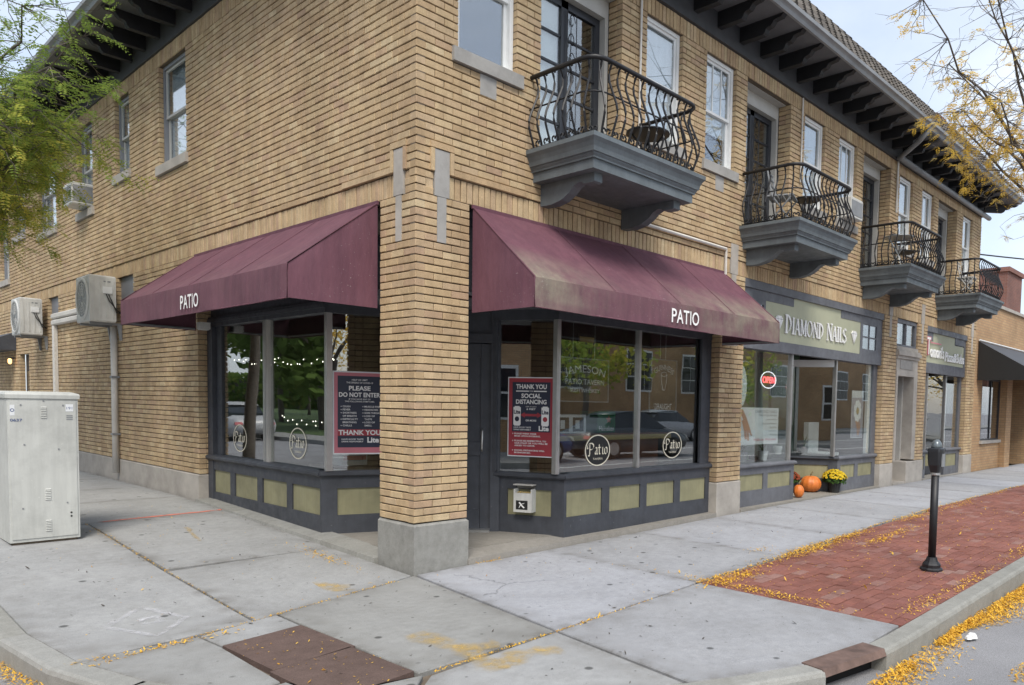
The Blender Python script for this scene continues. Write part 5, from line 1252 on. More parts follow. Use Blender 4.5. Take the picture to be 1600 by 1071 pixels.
# spray paint marks and chalk lie on the concrete as thin films
def film(pts, w, mat, name, label, cat, dz=.004):
    m_ = MB(); tn = []
    for st in pts:
        rs = []
        fine = []
        for p, q in zip(st, st[1:]):
            for i in range(6): fine.append(Vector(p).lerp(Vector(q), i/6))
        fine.append(Vector(st[-1]))
        for i, c in enumerate(fine):
            t = (fine[min(i+1, len(fine)-1)]-fine[max(i-1, 0)]).normalized(); n = Vector((-t.y, t.x)); ww = w*rnd.uniform(.7, 1.25); j = rnd.uniform(-.1, .1)*w; e_ = .25 if i in (0, len(fine)-1) else 1
            rs.append([V(h.x, h.y, gz(h.x, h.y)+dz) for h in (c+n*(j+k*ww*.5) for k in (-1, -.35, .35, 1))]); tn += [0, e_, e_, 0]
        m_.rings(rs, False, False); dz += .0006
    return tag(m_.build(name, mat, tone=('film', tn)), label, cat)
def patchy(name, c, lo, hi, sc_):
    mt = bpy.data.materials.new(name); mt.use_nodes = True; nt = mt.node_tree; b = nt.nodes['Principled BSDF']
    b.inputs['Base Color'].default_value = (*c, 1); b.inputs['Roughness'].default_value = .9
    a = ramp(nt, noise(nt, sc_, 6, .7), [(lo, G3(0)), (hi, G3(1))]); at = nd(nt, 'Attribute'); at.attribute_name = 'film'; mu = nd(nt, 'Math'); mu.operation = 'MULTIPLY'; nt.links.new(a, mu.inputs[0]); nt.links.new(at.outputs['Fac'], mu.inputs[1]); nt.links.new(mu.outputs[0], b.inputs['Alpha']); return mt
MT['chalk'] = patchy('faded white chalk', (.6,.6,.62), .34, .80, 16); MT['ysp'] = patchy('faded yellow paint', (.56,.39,.13), .36, .80, 9); MT['osp'] = patchy('orange marking paint', (.62,.19,.13), .28, .5, 14)
film([[(-1.36, 3.95), (-.7, 4.02), (-.12, 4.06)], [(-.12, 4.06), (.0, 4.12)]], .08, 'osp', 'paint_line', 'orange spray line from the beige cabinet to the storefront ledge', 'paint mark')
film([[(-2.30, .06), (-2.0, .38), (-1.85, -.05), (-2.13, -.38), (-2.30, .06)], [(-2.12, .06), (-1.98, .1), (-2.0, -.05), (-2.12, -.02)]], .06, 'chalk', 'chalk_mark', 'faded white diamond chalk mark on the corner slab', 'chalk mark')
film([[(-.95, -1.48), (-.95, -1.95), (-1.0, -2.45)], [(-1.0, -2.42), (-.75, -2.3), (-.5, -2.42)], [(-.98, -2.0), (-.70, -2.05)]], .22, 'ysp', 'paint_mark', 'faded yellow spray marks across the slab joint by the brown tile', 'paint mark')
film([[(-.80, .28), (-.70, .02), (-.74, -.12)]], .2, 'ysp', 'paint_mark', 'small yellow paint smear on the slab by the brick pier', 'paint mark')
film([[(-.9, 2.4), (-.75, 3.2)]], .06, 'ysp', 'paint_mark', 'pale yellow streak beside the orange spray line', 'paint mark')

# ---------------------------------------------------------------- fallen leaflets and litter
lv = MB(); tn = []
def leaf(x, y, z, s=1.0):
    a = rnd.uniform(0, 6.283); l = min(.026, rnd.lognormvariate(-4.65, .35))*s; w = l*rnd.uniform(.28, .42); c, sn = math.cos(a), math.sin(a); t = rnd.gauss(0, .35)
    n = len(lv.v); lv.v += [(x-c*l, y-sn*l, z+.001-l*t+abs(l*t)), (x+sn*w, y-c*w, z+.002+abs(l*t)), (x+c*l, y+sn*l, z+.001+l*t+abs(l*t)), (x-sn*w, y+c*w, z+.001+abs(l*t)*.7)]; lv.f.append((n, n+1, n+2, n+3)); tn.extend([rnd.random()**1.3]*4)
def g2(x, y): return gz(x, y)
for _ in range(19000):                     # drift in the gutter
    x = rnd.choice((rnd.uniform(.35, 5), rnd.uniform(1, 14))); w_ = .12+.045*math.sin(x*2.3)+.035*math.sin(x*5.1); y = -3.985-abs(rnd.gauss(0, w_*.75)); pil = max(0, .03-.08*abs(y+4.0))
    if math.sin(x*3.7)+math.sin(x*1.9+1) < -.9 and rnd.random() < .7: continue
    leaf(x, y, -.128+rnd.random()*pil, 1.15)
for _ in range(2200):
    x = rnd.uniform(1.5, 14); leaf(x, edge(x)-abs(rnd.gauss(0, .05))*(1+.8*math.sin(x*3)), gz(x, -3)+.001)
for cx, cy, sx, sy, n in ((3.55, -2.02, .42, .07, 1500), (1.9, -2.12, .22, .07, 700), (1.62, -2.5, .05, .38, 700), (4.7, -1.98, .3, .05, 500), (5.3, -2.3, .3, .05, 300), (6.6, -2.0, .35, .06, 300), (4.6, -2.35, .25, .05, 350), (8.5, -2.0, .5, .06, 250), (2.2, -3.72, .25, .05, 200), (3.3, -3.76, .35, .04, 250), (5.2, -3.75, .5, .05, 300), (3.16, -1.66, .10, .05, 60), (-.28, 1.05, .05, .33, 220), (.82, -.05, .1, .018, 70), (-1.5, 3.0, .03, .5, 60), (-2.2, -.63, .25, .03, 120)):
    for _ in range(n):
        x, y = rnd.gauss(cx, sx), rnd.gauss(cy, sy)
        if y < -3.82 or (x > -.1 and y > -.03): continue
        leaf(x, y, g2(x, y)+.002+rnd.random()*.006)
for _ in range(900): 
    x, y = rnd.uniform(1.55, 9), rnd.uniform(-3.8, -2.0); leaf(x, y, g2(x, y)+.001)
for _ in range(450):
    s = rnd.random(); x = -.25-2.35*s; leaf(x, LB(x)+rnd.gauss(0, .012), gz(x, LB(x))+.001, .7)
for _ in range(300): s = rnd.random(); leaf(-1.555+.07*s+rnd.gauss(0, .008), -.4+4.3*s, gz(-1, -.4+4.3*s)+.001, .7)
for _ in range(600): s = rnd.random(); leaf(-1.3+2.85*s, -2.19+.17*s+rnd.gauss(0, .008), .001, .8)
for _ in range(110):
    x, y = rnd.uniform(-1.92, -1.38), rnd.uniform(-2.2, -.85); leaf(x, y, .004, .8)
for _ in range(1800):                      # side street gutter
    s = rnd.random()**.8; p = Vector(OUT[8]).lerp(Vector(OUT[11]), s); d = abs(rnd.gauss(0, .10)); leaf(p.x-d*.9-.02, p.y-d*.4, -.126+rnd.random()*.02)
for _ in range(700): leaf(rnd.uniform(-2.6, 10), rnd.uniform(-2.0, -.06), .0+gz(max(0, 3), -1)*0+gz(5, -1)*0+.003 if False else .004+gz(rnd.uniform(0, 0), -1), .7) if False else None
for _ in range(220):
    x, y = rnd.uniform(0, 10), rnd.uniform(-2.0, -.06); leaf(x, y, g2(x, y)+.002, .7)
for _ in range(160):
    x, y = rnd.uniform(-2.5, -.1), rnd.uniform(-.2, 5); leaf(x, y, g2(x, y)+.003, .8)
for _ in range(240): 
    a = rnd.uniform(0, 6.28); r = rnd.random()**.5; leaf(1.55+.28*r*math.cos(a), -4.62+.07*r*math.sin(a), -.127, 1)
o = lv.build('fallen_leaves', 'leafY', origin=(0, 0, 0), tone=tn); o['kind'] = 'stuff'; o['label'] = 'small yellow fallen leaflets drifted along the kerb and paving'; o['category'] = 'leaves'
# dark leaf bits and pebbles scattered on the concrete
lv = MB(); tn = []
for _ in range(700):
    x, y = rnd.uniform(-2.5, 6), rnd.uniform(-3.3, 4)
    if (x > -.1 and y > -.05) or (x > 1.5 and y < -1.95) or (y < -2 and x < -.9): continue
    leaf(x, y, g2(x, y)+.002, rnd.uniform(.5, 1.5))
o = lv.build('leaf_litter', M('brown litter', (.06,.05,.04), .9, .2), origin=(0, 0, 0)); o['kind'] = 'stuff'; o['label'] = 'dark specks of leaf litter on the concrete'; o['category'] = 'leaves'
m_ = MB()
for i, (a, b, c) in enumerate(((0,0,.02), (.05,.03,.012), (-.04,.02,.015))): m_.poly([V(2.02+a+.05*math.cos(t+i), -4.16+b+.03*math.sin(t+i), -.11) for t in (0, 1.2, 2.1, 3.3, 4.6)], [V(2.02+a+.04*math.cos(t+i), -4.16+b+.022*math.sin(t+i), -.108+c) for t in (0, 1.2, 2.1, 3.3, 4.6)])
tag(m_.build('crumpled_paper', 'rubbish'), 'crumpled white paper in the leaf drift by the kerb', 'litter')
# ---------------------------------------------------------------- parking meter
x, y = 3.49, -3.33; z = gz(x, y)
t = thing('parking_meter', 'single black parking meter standing in the brick paved strip', 'parking meter', (x, y, z))
MB().lathe((x, y, z-.008), [(.105,0), (.105,.02), (.095,.03), (.085,.035), (.085,.06), (.075,.075), (.06,.09), (.05,.115), (.045,.13)], 12).build('base', 'black', t)
MB().lathe((x, y, z), [(.036,.10), (.036,.915)], 14).build('post', 'black', t, smooth=True)
MB().lathe((x, y, z), [(.042,.905), (.044,.91), (.044,.93), (.04,.935)], 14).build('collar', 'alu', t)
MT['meter'] = M('black meter enamel', (.018,.019,.022), .35, .15, 10)
mh = MB()
# the head faces the street: narrow in X, a little deeper in Y
mh.rings([[V(x+sx*a*math.copysign(abs(math.cos(q))**.5, math.cos(q)), y+dy+b*math.copysign(abs(math.sin(q))**.5, math.sin(q)), z+zz) for q in [2*math.pi*i/16 for i in range(16)]] for sx, a, b, dy, zz in ((1,.045,.045,0,.93), (1,.052,.05,0,.955), (1,.068,.06,0,1.0), (1,.077,.065,0,1.06), (1,.079,.067,0,1.13), (1,.076,.066,0,1.155), (1,.064,.055,0,1.165))])
mh.build('housing', 'meter', t)
MB().rings([[V(x+.056*c_*math.cos(q), y+.05*c_*math.sin(q), z+1.16+.085*s_) for q in [2*math.pi*i/14 for i in range(14)]] for c_, s_ in ((1,0), (.97,.3), (.85,.6), (.6,.85), (.25,.98))]).build('dome', M('clear grey dome', (.13,.15,.16), .2, .1, 6, metal=.3), t, smooth=True)
for zz, hh in ((1.04, .07), (1.125, .03)): MB().box(x+.05, x+.083, y-.035, y+.03, z+zz-hh/2, z+zz+hh/2).build('coin_plate', 'alu', t)
MB().box(x-.035, x+.03, y-.073, y-.062, z+.99, z+1.11).build('card_plate', 'gutter', t)

# ---------------------------------------------------------------- utility cabinet
x0, x1, y0, y1, z0, z1 = -2.26, -1.72, 3.12, 3.80, .11, 1.545
t = thing('utility_cabinet', 'tall beige steel utility cabinet with stickers and vents on the pavement', 'cabinet', ((x0+x1)/2, (y0+y1)/2, z0))
tp = .012
MB().rings([[V(x0+i, y0+i, z), V(x1-i, y0+i, z), V(x1-i, y1-i, z), V(x0+i, y1-i, z)] for i, z in ((0, z0+.03), (0, z1-.05), (.004, z1-.045))]).build('body', 'cab', t)
MB().rings([[V(x0-i, y0-i, z), V(x1+i, y0-i, z), V(x1+i, y1+i, z), V(x0-i, y1+i, z)] for i, z in ((.012, z1-.055), (.014, z1-.02), (.006, z1-.005), (-.05, z1+.012))]).build('lid', 'cab', t)
MB().box(x0+.02, x1-.02, y0+.02, y1-.02, z0-.06, z0+.031).build('foot', 'mortar', t)
MB().box(x0+.018, x1-.018, y0-.008, y0+.001, z0+.06, z1-.075).build('door', 'cab', t)
for (vx, vz) in ((x0+.27, z0+1.20), (x0+.29, z0+.42), (x0+.29, z0+.12)):
    m_ = MB()
    for i in range(7): m_.hexa([(vx-.022, y0-.016, vz+i*.016), (vx+.022, y0-.016, vz+i*.016), (vx+.022, y0-.008, vz+i*.016), (vx-.022, y0-.008, vz+i*.016), (vx-.022, y0-.009, vz+.009+i*.016), (vx+.022, y0-.009, vz+.009+i*.016), (vx+.022, y0-.008, vz+.009+i*.016), (vx-.022, y0-.008, vz+.009+i*.016)])
    m_.build('vent', 'cab', t)
m_ = MB()
for a, b in ((.10,1.32), (.42,1.32), (.10,.35), (.44,.38), (.38,.9), (.12,.95), (.27,1.36)): m_.lathe((0, 0, 0), [(0, 0)], 3) if False else m_.box(x0+a-.006, x0+a+.006, y0-.013, y0-.008, z0+b-.006, z0+b+.006)
m_.build('bolts', 'gutter', t)
m_ = MB(); 
for b in (.28, .245): disc(m_, Plane2((x0+.47, y0-.009, z0+b), (1, 0, 0), (0, -1, 0)), 0, 0, .009, .001, 10)
m_.build('lock_holes', 'blackink', t)
pl = Plane2((x0, y0-.009, z0), (1, 0, 0), (0, -1, 0)); m_ = MB(); rect(m_, pl, .44, .50, 1.26, 1.33, .001); m_.build('sticker', 'paper', t); m_ = MB(); rect(m_, pl, .02, .055, 1.22, 1.32, .001); m_.build('sticker', 'paper', t)
MT['ink'] = M('blue sticker ink', (.10,.13,.25), .6, .1)
m_ = MB(); text(m_, pl, '191', .47, 1.28, h=.025, w=.045, align='C', off=.002); text(m_, pl, '0637', .02, 1.165, h=.026, w=.09, off=.002, bold=.02); ringf(m_, pl, .037, 1.27, .010, .016, .002, 14); m_.build('sticker_print', 'ink', t)
m_ = MB()
for q in range(3): rect(m_, pl, .445, .495, 1.215-q*.018, 1.225-q*.018, .001)
m_.build('faded_print', 'gutter', t)

# ---------------------------------------------------------------- air conditioners and pipework on the side wall
def condenser(y0, label, zb=2.64):
    xw, xf, ln, h = -.10, -.44, .70, .70
    t = thing('air_conditioner', label, 'air conditioner', (xw, y0, zb), 'condensers on the side wall')
    c = .02
    MB().rings([[V(xf+i, y0+i, z), V(xw-i, y0+i, z), V(xw-i, y0+ln-i, z), V(xf+i, y0+ln-i, z)] for i, z in ((.01, zb), (0, zb+.02), (0, zb+h-.02), (.012, zb+h))]).build('casing', 'acwhite', t)
    g = MB(); pl = Plane2((xf-.002, y0+ln*.52, zb+h*.5), (0, -1, 0), (-1, 0, 0))
    for r in (.27, .23, .19, .15, .11, .07): ringf(g, pl, 0, 0, r, r+.010, .012, 28)
    for a in range(12): g.tube([pl.at(.05*math.cos(a*math.pi/6), .05*math.sin(a*math.pi/6), .008), pl.at(.28*math.cos(a*math.pi/6), .28*math.sin(a*math.pi/6), .008)], .004, 3)
    g.build('fan_grille', 'acwhite', t); d_ = MB(); disc(d_, pl, 0, 0, .275, .0025, 28); d_.build('fan_opening', 'gutter', t)
    m_ = MB(); m_.rings([[pl.at(r*math.cos(a), r*math.sin(a), o) for a in [2*math.pi*i/28 for i in range(28)]] for r, o in ((.33, .001), (.31, .018), (.29, .02), (.275, .004))], cap=False); m_.build('fan_ring', 'acwhite', t)
    m_ = MB()
    for i in range(4): m_.box(xf+.04+i*.085, xf+.06+i*.085, y0-.006, y0+.001, zb+.06, zb+h-.08)
    m_.build('side_ribs', 'acwhite', t)
    MB().box(xf+.17, xf+.29, y0-.02, y0, zb+h*.62, zb+h*.76).build('valve_cover', 'white', t)
    pl3 = Plane2((xf+.16, y0-.002, zb+h*.86), (1, 0, 0), (0, -1, 0)); m_ = MB(); rect(m_, pl3, .02, .11, .0, .02, .001); m_.build('nameplate', 'gutter', t)
    w_ = MB()
    for k in (0, 1): w_.tube([(xf+.21+k*.03, y0-.02, zb+h*.6), (xf+.24+k*.03, y0-.06, zb+h*.45), (xw-.02+k*.01, y0-.05, zb+h*(.30-.08*k)), (xw+.06, y0-.03, zb+h*.2)], .009, 5)
    w_.build('refrigerant_line', 'rubber', t, smooth=True)
    for yy in (y0+.08, y0+ln-.12):
        m_ = MB(); m_.box(xf+.02, -.005, yy, yy+.04, zb-.035, zb); m_.hexa([(-.03, yy, zb-.26), (-.005, yy, zb-.26), (-.005, yy+.04, zb-.26), (-.03, yy+.04, zb-.26), (-.06, yy, zb-.035), (-.005, yy, zb-.035), (-.005, yy+.04, zb-.035), (-.06, yy+.04, zb-.035)]); m_.build('wall_bracket', 'gutter', t)
condenser(7.92, 'white wall mounted air conditioner nearest the burgundy awning'); condenser(12.45, 'white wall mounted air conditioner farther from the awning, above the pipe elbow')
for (a, b, k0, k1) in LLOW[:2]:
    w_ = MB().ob(LEFT, a+.004, b-.004, .06, .10, zk(k0), zk(k1)-.004).build('boarded_window', 'wingrey', bld); MB().ob(LEFT, a+.02, a+.16, .045, .06, zk(k1)-.2, zk(k1)-.02).build('foil_patch', 'alu', w_)
t = thing('line_cover', 'white plastic line cover running along and down the brick side wall between the air conditioners', 'pipe', (-.03, 10, .2))
for z_ in (2.86, 2.98): 
    m_ = MB(); m_.rings([[V(-.005, yy, z_-.05), V(-.05, yy, z_-.05), V(-.075, yy, z_-.03), V(-.075, yy, z_+.03), V(-.05, yy, z_+.05), V(-.005, yy, z_+.05)] for yy in (8.8, 11.95)]); m_.build('horizontal_cover', 'pipe', t)
m_ = MB(); m_.rings([[V(-.005, 11.86-.055, z_), V(-.06, 11.86-.055, z_), V(-.08, 11.86, z_), V(-.06, 11.86+.055, z_), V(-.005, 11.86+.055, z_)] for z_ in (.2, 2.80)]); m_.build('vertical_cover', 'pipe', t)
t = thing('downpipe', 'white plastic downpipe ending above the side pavement below the air conditioner', 'pipe', (-.05, 8.22, .34)); m_ = MB(); m_.tube([(-.06, 8.22, .30), (-.06, 8.22, 2.60)], .045, 10); m_.build('pipe', 'pipe', t, smooth=True); 
for z_ in (.9, 1.8): MB().box(-.11, -.0, 8.165, 8.275, z_, z_+.03).build('clip', 'gutter', t)
t = thing('window_air_conditioner', 'small window air conditioner hung in the side window above the utility cabinet', 'air conditioner', (-.1, 9.75, zk(62))); MB().rings([[V(-.26+i, 9.55+i, z_), V(.12, 9.55+i, z_), V(.12, 10.05-i, z_), V(-.26+i, 10.05-i, z_)] for i, z_ in ((.01, zk(62)+.02), (0, zk(62)+.04), (0, zk(62)+.36), (.012, zk(62)+.38))]).build('casing', 'acwhite', t)
m_ = MB(); 
for i in range(9): m_.box(-.268, -.259, 9.58, 10.02, zk(62)+.07+i*.03, zk(62)+.082+i*.03)
m_.build('louvre', 'gutter', t); MB().box(-.24, .1, 9.543, 9.551, zk(62)+.07, zk(62)+.33).build('side_grille', 'gutter', t)
t = thing('window_air_conditioner', 'white air conditioner in the upper window right of the nail salon balcony', 'air conditioner', (8.36, -.1, 4.75)); t['label'] = 'white window air conditioner poking out between the nail salon balcony and the next balcony'
MB().rings([[V(8.10+i, -.20+i, z_), V(8.56-i, -.20+i, z_), V(8.56-i, .1, z_), V(8.10+i, .1, z_)] for i, z_ in ((.01, 4.745), (0, 4.76), (0, 5.06), (.01, 5.08))]).build('casing', 'acwhite', t); MB().box(8.13, 8.53, -.207, -.199, 4.79, 5.03).build('louvre', 'gutter', t)
# side door with canopy and lamp at the far end
d_ = MB().ob(LEFT, 14.17, 14.92, .10, .15, .18, zk(28)).build('door', 'blackdoor', bld); MB().ob(LEFT, 14.3, 14.78, .095, .101, .6, 2.0).build('pane', 'glass', d_)
t = thing('porch_lamp', 'small orange porch lamp beside the side door', 'lamp', (-.03, 15.35, 2.15)); MB().lathe((-.10, 15.35, 2.15), [(.015, 0), (.035, .03), (.035, .10), (.015, .12)], 8).build('lantern', 'lamp', t); MB().box(-.10, 0, 15.33, 15.37, 2.27, 2.30).build('arm', 'black', t)
t = thing('door_canopy', 'dark canopy over the far side door', 'canopy', (-.4, 15.6, 2.55)); MB().hexa([(-.7, 15.25, 2.45), (0, 15.25, 2.45), (0, 17, 2.45), (-.7, 17, 2.45), (-.7, 15.25, 2.52), (0, 15.25, 2.85), (0, 17, 2.85), (-.7, 17, 2.52)]).build('hood', 'slate', t)

# ---------------------------------------------------------------- autumn display at the salon door
def pumpkin(x, y, z, r, label, sq=.82, ribs=12):
    t = thing('pumpkin', label, 'pumpkin', (x, y, z)); rs = []; sg = 48
    for i in range(13):
        ph = math.pi*(i/12)-math.pi/2; row = []
        for j in range(sg):
            a = 2*math.pi*j/sg; rb = 1-.07*abs(math.sin(a*ribs/2))**.5*0-.06*(1-abs(math.sin(a*ribs/2))**.6)
            rr = r*math.cos(ph)*rb*(1 if i not in (0, 12) else 1)+.002; dimple = -.12*r*math.exp(-((math.cos(ph))/.35)**2)*(1 if ph > 0 else -1)*(1 if abs(ph) > .5 else 0)
            row.append(V(x+rr*math.cos(a), y+rr*math.sin(a), z+r*sq*(1+math.sin(ph))+dimple*.7+(.0)))
        rs.append(row)
    mz = min(p.z for q in rs for p in q)
    MB().rings([[V(p.x, p.y, p.z-mz+z) for p in q] for q in rs]).build('skin', 'pumpkin', t, smooth=True)
    zt = z+2*r*sq*.93
    MB().tube([(x, y, zt-.03), (x+.004, y, zt+.02), (x+.02, y-.005, zt+.05), (x+.045, y-.01, zt+.06)], [.022, .015, .012, .015], 6).build('stem', 'stem', t)
def mum(x, y, z, r, fl, label, n=420):
    t = thing('chrysanthemum', label, 'flower pot', (x, y, z))
    MB().lathe((x, y, z), [(.085, 0), (.11, .15), (.118, .15), (.118, .17), (.10, .17), (.02, .16)], 12).build('pot', 'rubber', t)
    for nm, mat, cnt, hemi, ls in (('foliage', 'mum', n, 0, .028), ('flowers', fl, int(n*.55), 1, .022)):
        m_ = MB(); tn = []
        for _ in range(cnt):
            a = rnd.uniform(0, 6.283); s = rnd.uniform(-.25, 1) if not hemi else rnd.uniform(.25, 1); q = r*(rnd.uniform(.7, 1) if not hemi else rnd.uniform(.96, 1.06)); cs = math.sqrt(max(0, 1-s*s))
            p = V(x+q*cs*math.cos(a), y+q*cs*math.sin(a), z+.19+q*.85*s+.02); nn = V(cs*math.cos(a), cs*math.sin(a), s+.2)+V(rnd.uniform(-.5, .5), rnd.uniform(-.5, .5), rnd.uniform(-.5, .5)); nn.normalize(); e1 = nn.orthogonal().normalized(); e2 = nn.cross(e1); k0 = len(m_.v)
            if hemi: m_.v += [tuple(p+e1*ls*math.cos(c)+e2*ls*math.sin(c)+nn*(.006 if i % 2 else 0)) for i, c in enumerate([2*math.pi*i/8 for i in range(8)])]; m_.f.append(tuple(range(k0, k0+8)))
            else: m_.quad(p-e1*ls, p-e2*ls*.5, p+e1*ls, p+e2*ls*.5)
            tn += [rnd.random()]*(len(m_.v)-k0)
        m_.build(nm, mat, t, tone=tn)
lz = .105
struct(MB().hexa([(5.29, -.03, -.05), (10.15, -.03, -.05), (10.15, 1.1, -.05), (5.29, 1.1, -.05), (5.29, -.025, .10), (10.15, -.025, .10), (10.15, 1.1, .10), (5.29, 1.1, .10)]).build('salon_ledge', 'ledge'))
struct(MB().hexa([(12.43, -.03, -.05), (15.11, -.03, -.05), (15.11, 1.0, -.05), (12.43, 1.0, -.05), (12.43, -.025, .09), (15.11, -.025, .09), (15.11, 1.0, .09), (12.43, 1.0, .09)]).build('pizza_ledge', 'ledge'))
pumpkin(8.18, .40, lz, .185, 'large round orange pumpkin on the ledge between two flower pots'); pumpkin(7.24, .12, lz, .085, 'small orange gourd on the ledge at the corner of the salon bulkhead', 1.3, 8)
mum(8.44, .08, lz, .21, 'mumY', 'yellow flowering chrysanthemum in a black pot beside the large pumpkin'); mum(7.78, .58, lz, .17, 'mumR', 'rust red chrysanthemum in a pot behind the small gourd', 300); 
t = thing('corn_bundle', 'dried corn stalk bundle with yellow husks standing behind the rust red chrysanthemum', 'decoration', (7.80, .88, lz)); m_ = MB(); tn = []
for i in range(26):
    a = rnd.uniform(0, 6.28); q = rnd.uniform(.05, .17); k0 = len(m_.v); m_.rings([[V(7.80+q*s*math.cos(a)-.012*(1-s*.6), .88+q*s*math.sin(a), lz+.62*s-.16*max(0, s-.7)*3*q/.1), V(7.80+q*s*math.cos(a)+.012*(1-s*.6), .88+q*s*math.sin(a)+.01, lz+.62*s-.16*max(0, s-.7)*3*q/.1)] for s in (0, .3, .6, .8, 1)], False, False); tn += [rnd.random()]*(len(m_.v)-k0)
m_.build('husks', 'leafT', t, tone=tn)
# ---------------------------------------------------------------- neighbouring one storey building and what rises behind it
nb = thing('neighbour_building', 'low tan brick shop with black awning adjoining the corner building', 'building', (18, 0, 0))
nw = MB(); X0, X1 = 15.76, 30
nw.box(X0, 16.5, .03, .3, .0, 4.3); nw.box(18.15, 18.2, .03, .3, .0, 4.3); nw.box(16.5, 18.15, .03, .3, .0, .83); nw.box(16.5, 18.15, .03, .3, 2.45, 4.3); nw.box(18.2, X1, .03, .3, 2.6, 4.3); nw.box(20.6, X1, .03, .3, 0, 2.6); nw.box(X0, X1, .3, 9, 4.1, 4.3)
nwo = nw.build('wall', 'nbrick', nb); MB().box(X0-.004, X1, -.02, .35, 4.3, 4.38).build('coping', 'lime', nb)
for a in (18.2, 20.4): MB().box(a, a+.5, -.13, .3, .05, 2.6).build('pier', 'nbrick', nb)
MB().box(16.45, 18.2, -.03, .034, .75, .83).build('sill', 'lime', nb)
wf = MB(); 
for e, f, g, h in ((16.5, 16.55, .83, 2.45), (18.1, 18.15, .83, 2.45), (17.3, 17.34, .83, 2.45), (16.55, 18.1, 2.38, 2.45), (16.55, 18.1, .83, .87)): wf.box(e, f, .035, .10, g, h)
wfo = wf.build('window', 'blackdoor', nb)
for e, f in ((16.55, 17.3), (17.34, 18.1)): MB().box(e, f, .055, .061, .87, 2.38).build('pane', 'wglass', wfo)
ni = MB(); ni.box(15.9, 24, 2.8, 2.9, .05, 4.1); ni.box(15.9, 24, .31, 2.8, 3.0, 3.1); ni.build('interior', 'dim', nb)
MB().box(15.9, 24, .3, 2.8, .03, .06).build('floor', 'dim', nb)
aw = thing('awning', 'black canvas awning over the window of the low neighbouring shop', 'awning', (18, 0, 2.35)); m_ = MB()
m_.quad((16.0, .02, 3.32), (22, .02, 3.32), (22, -1.15, 2.62), (16.0, -1.15, 2.62)); m_.quad((16.0, -1.15, 2.62), (22, -1.15, 2.62), (22, -1.15, 2.35), (16.0, -1.15, 2.35)); m_.build('canopy', M('black awning canvas', (.06,.065,.075), .7, .1, 3), aw)
for xx in (16.0, 22): MB().poly([V(xx-.003, 0, 3.30), V(xx-.003, -1.15, 2.62), V(xx-.003, -1.15, 2.35), V(xx-.003, 0, 2.35)], [V(xx+.003, 0, 3.30), V(xx+.003, -1.15, 2.62), V(xx+.003, -1.15, 2.35), V(xx+.003, 0, 2.35)]).build('side_panel', 'blackink', aw)
MB().tube([(16.0, .0, 3.34), (22, .0, 3.34)], .02, 5).build('head_rail', 'white', aw)
t = thing('red_brick_building', 'dark red brick building with a tall chimney rising behind the low shop', 'building', (38, 4, 0)); MB().box(31, 46, 4, 14, 0, 6.0).build('wall', 'nred', t); MB().box(34.1, 36.6, 4.2, 5.6, 6.0, 8.1).build('chimney', 'nred', t); MB().box(34.0, 36.7, 4.1, 5.7, 8.1, 8.3).build('chimney_cap', 'nred', t); MB().box(30.9, 46.1, 3.9, 14.1, 6.0, 6.12).build('coping', 'lime', t)
w_ = MB(); w_.tube([V(15.9, .6, 5.55).lerp(V(40, -9, 7.6), s)-V(0, 0, 1.2*s*(1-s)) for s in [i/16 for i in range(17)]], .018, 4); tag(w_.build('overhead_wire', 'blackink'), 'single black overhead wire leaving the end of the building', 'wire')
# pole that carries it, far down the street
t = thing('utility_pole', 'wooden utility pole carrying the overhead wire down the street', 'pole', (40, -9, -.13)); MB().lathe((40, -9, -.13), [(.17, 0), (.12, 9.0)], 10).build('shaft', 'grime', t); MB().box(38.9, 41.1, -9.06, -8.94, 7.9, 8.05).build('crossarm', 'grime', t)

# ---------------------------------------------------------------- trees
def limb(mb, P, Q, r0, r1, n, wob, lift=.0):
    P, Q = Vector(P), Vector(Q); pts = []; d = (Q-P); L = d.length
    off = V(0, 0, 0)
    for i in range(n+1):
        s = i/n
        off += V(rnd.gauss(0, wob), rnd.gauss(0, wob), rnd.gauss(0, wob*.7))*L*(1 if 0 < i else 0)
        pts.append(P.lerp(Q, s)+off*min(1, s*2)+V(0, 0, lift*L*math.sin(math.pi*s)))
    mb.tube(pts, [r0+(r1-r0)*(i/n) for i in range(n+1)], 7 if r0 > .05 else 5 if r0 > .015 else 3)
    return pts
def frond(mb, tn, p, d, ln, ll, lw, pairs, tone, drop=.35):
    d = d.normalized(); s_ = d.cross(V(0, 0, 1)); s_ = s_.normalized() if s_.length > .1 else V(1, 0, 0); up = s_.cross(d)
    for i in range(pairs):
        s = (i+.6)/pairs; c = p+d*ln*s-V(0, 0, drop*ln*s*s); k = math.sin(math.pi*min(1, .25+s*.72))
        for sg in (-1, 1):
            if rnd.random() < .06: continue
            e = (s_*sg+d*.35+V(0, 0, rnd.uniform(-.45, .1))).normalized(); w = e.cross(up).normalized()*lw*k; n = len(mb.v); q = e*ll*k
            mb.v += [tuple(c), tuple(c+q*.5+w), tuple(c+q), tuple(c+q*.5-w)]; mb.f.append((n, n+1, n+2, n+3)); tn.extend([min(1, max(0, tone+rnd.uniform(-.12, .12)))]*4)
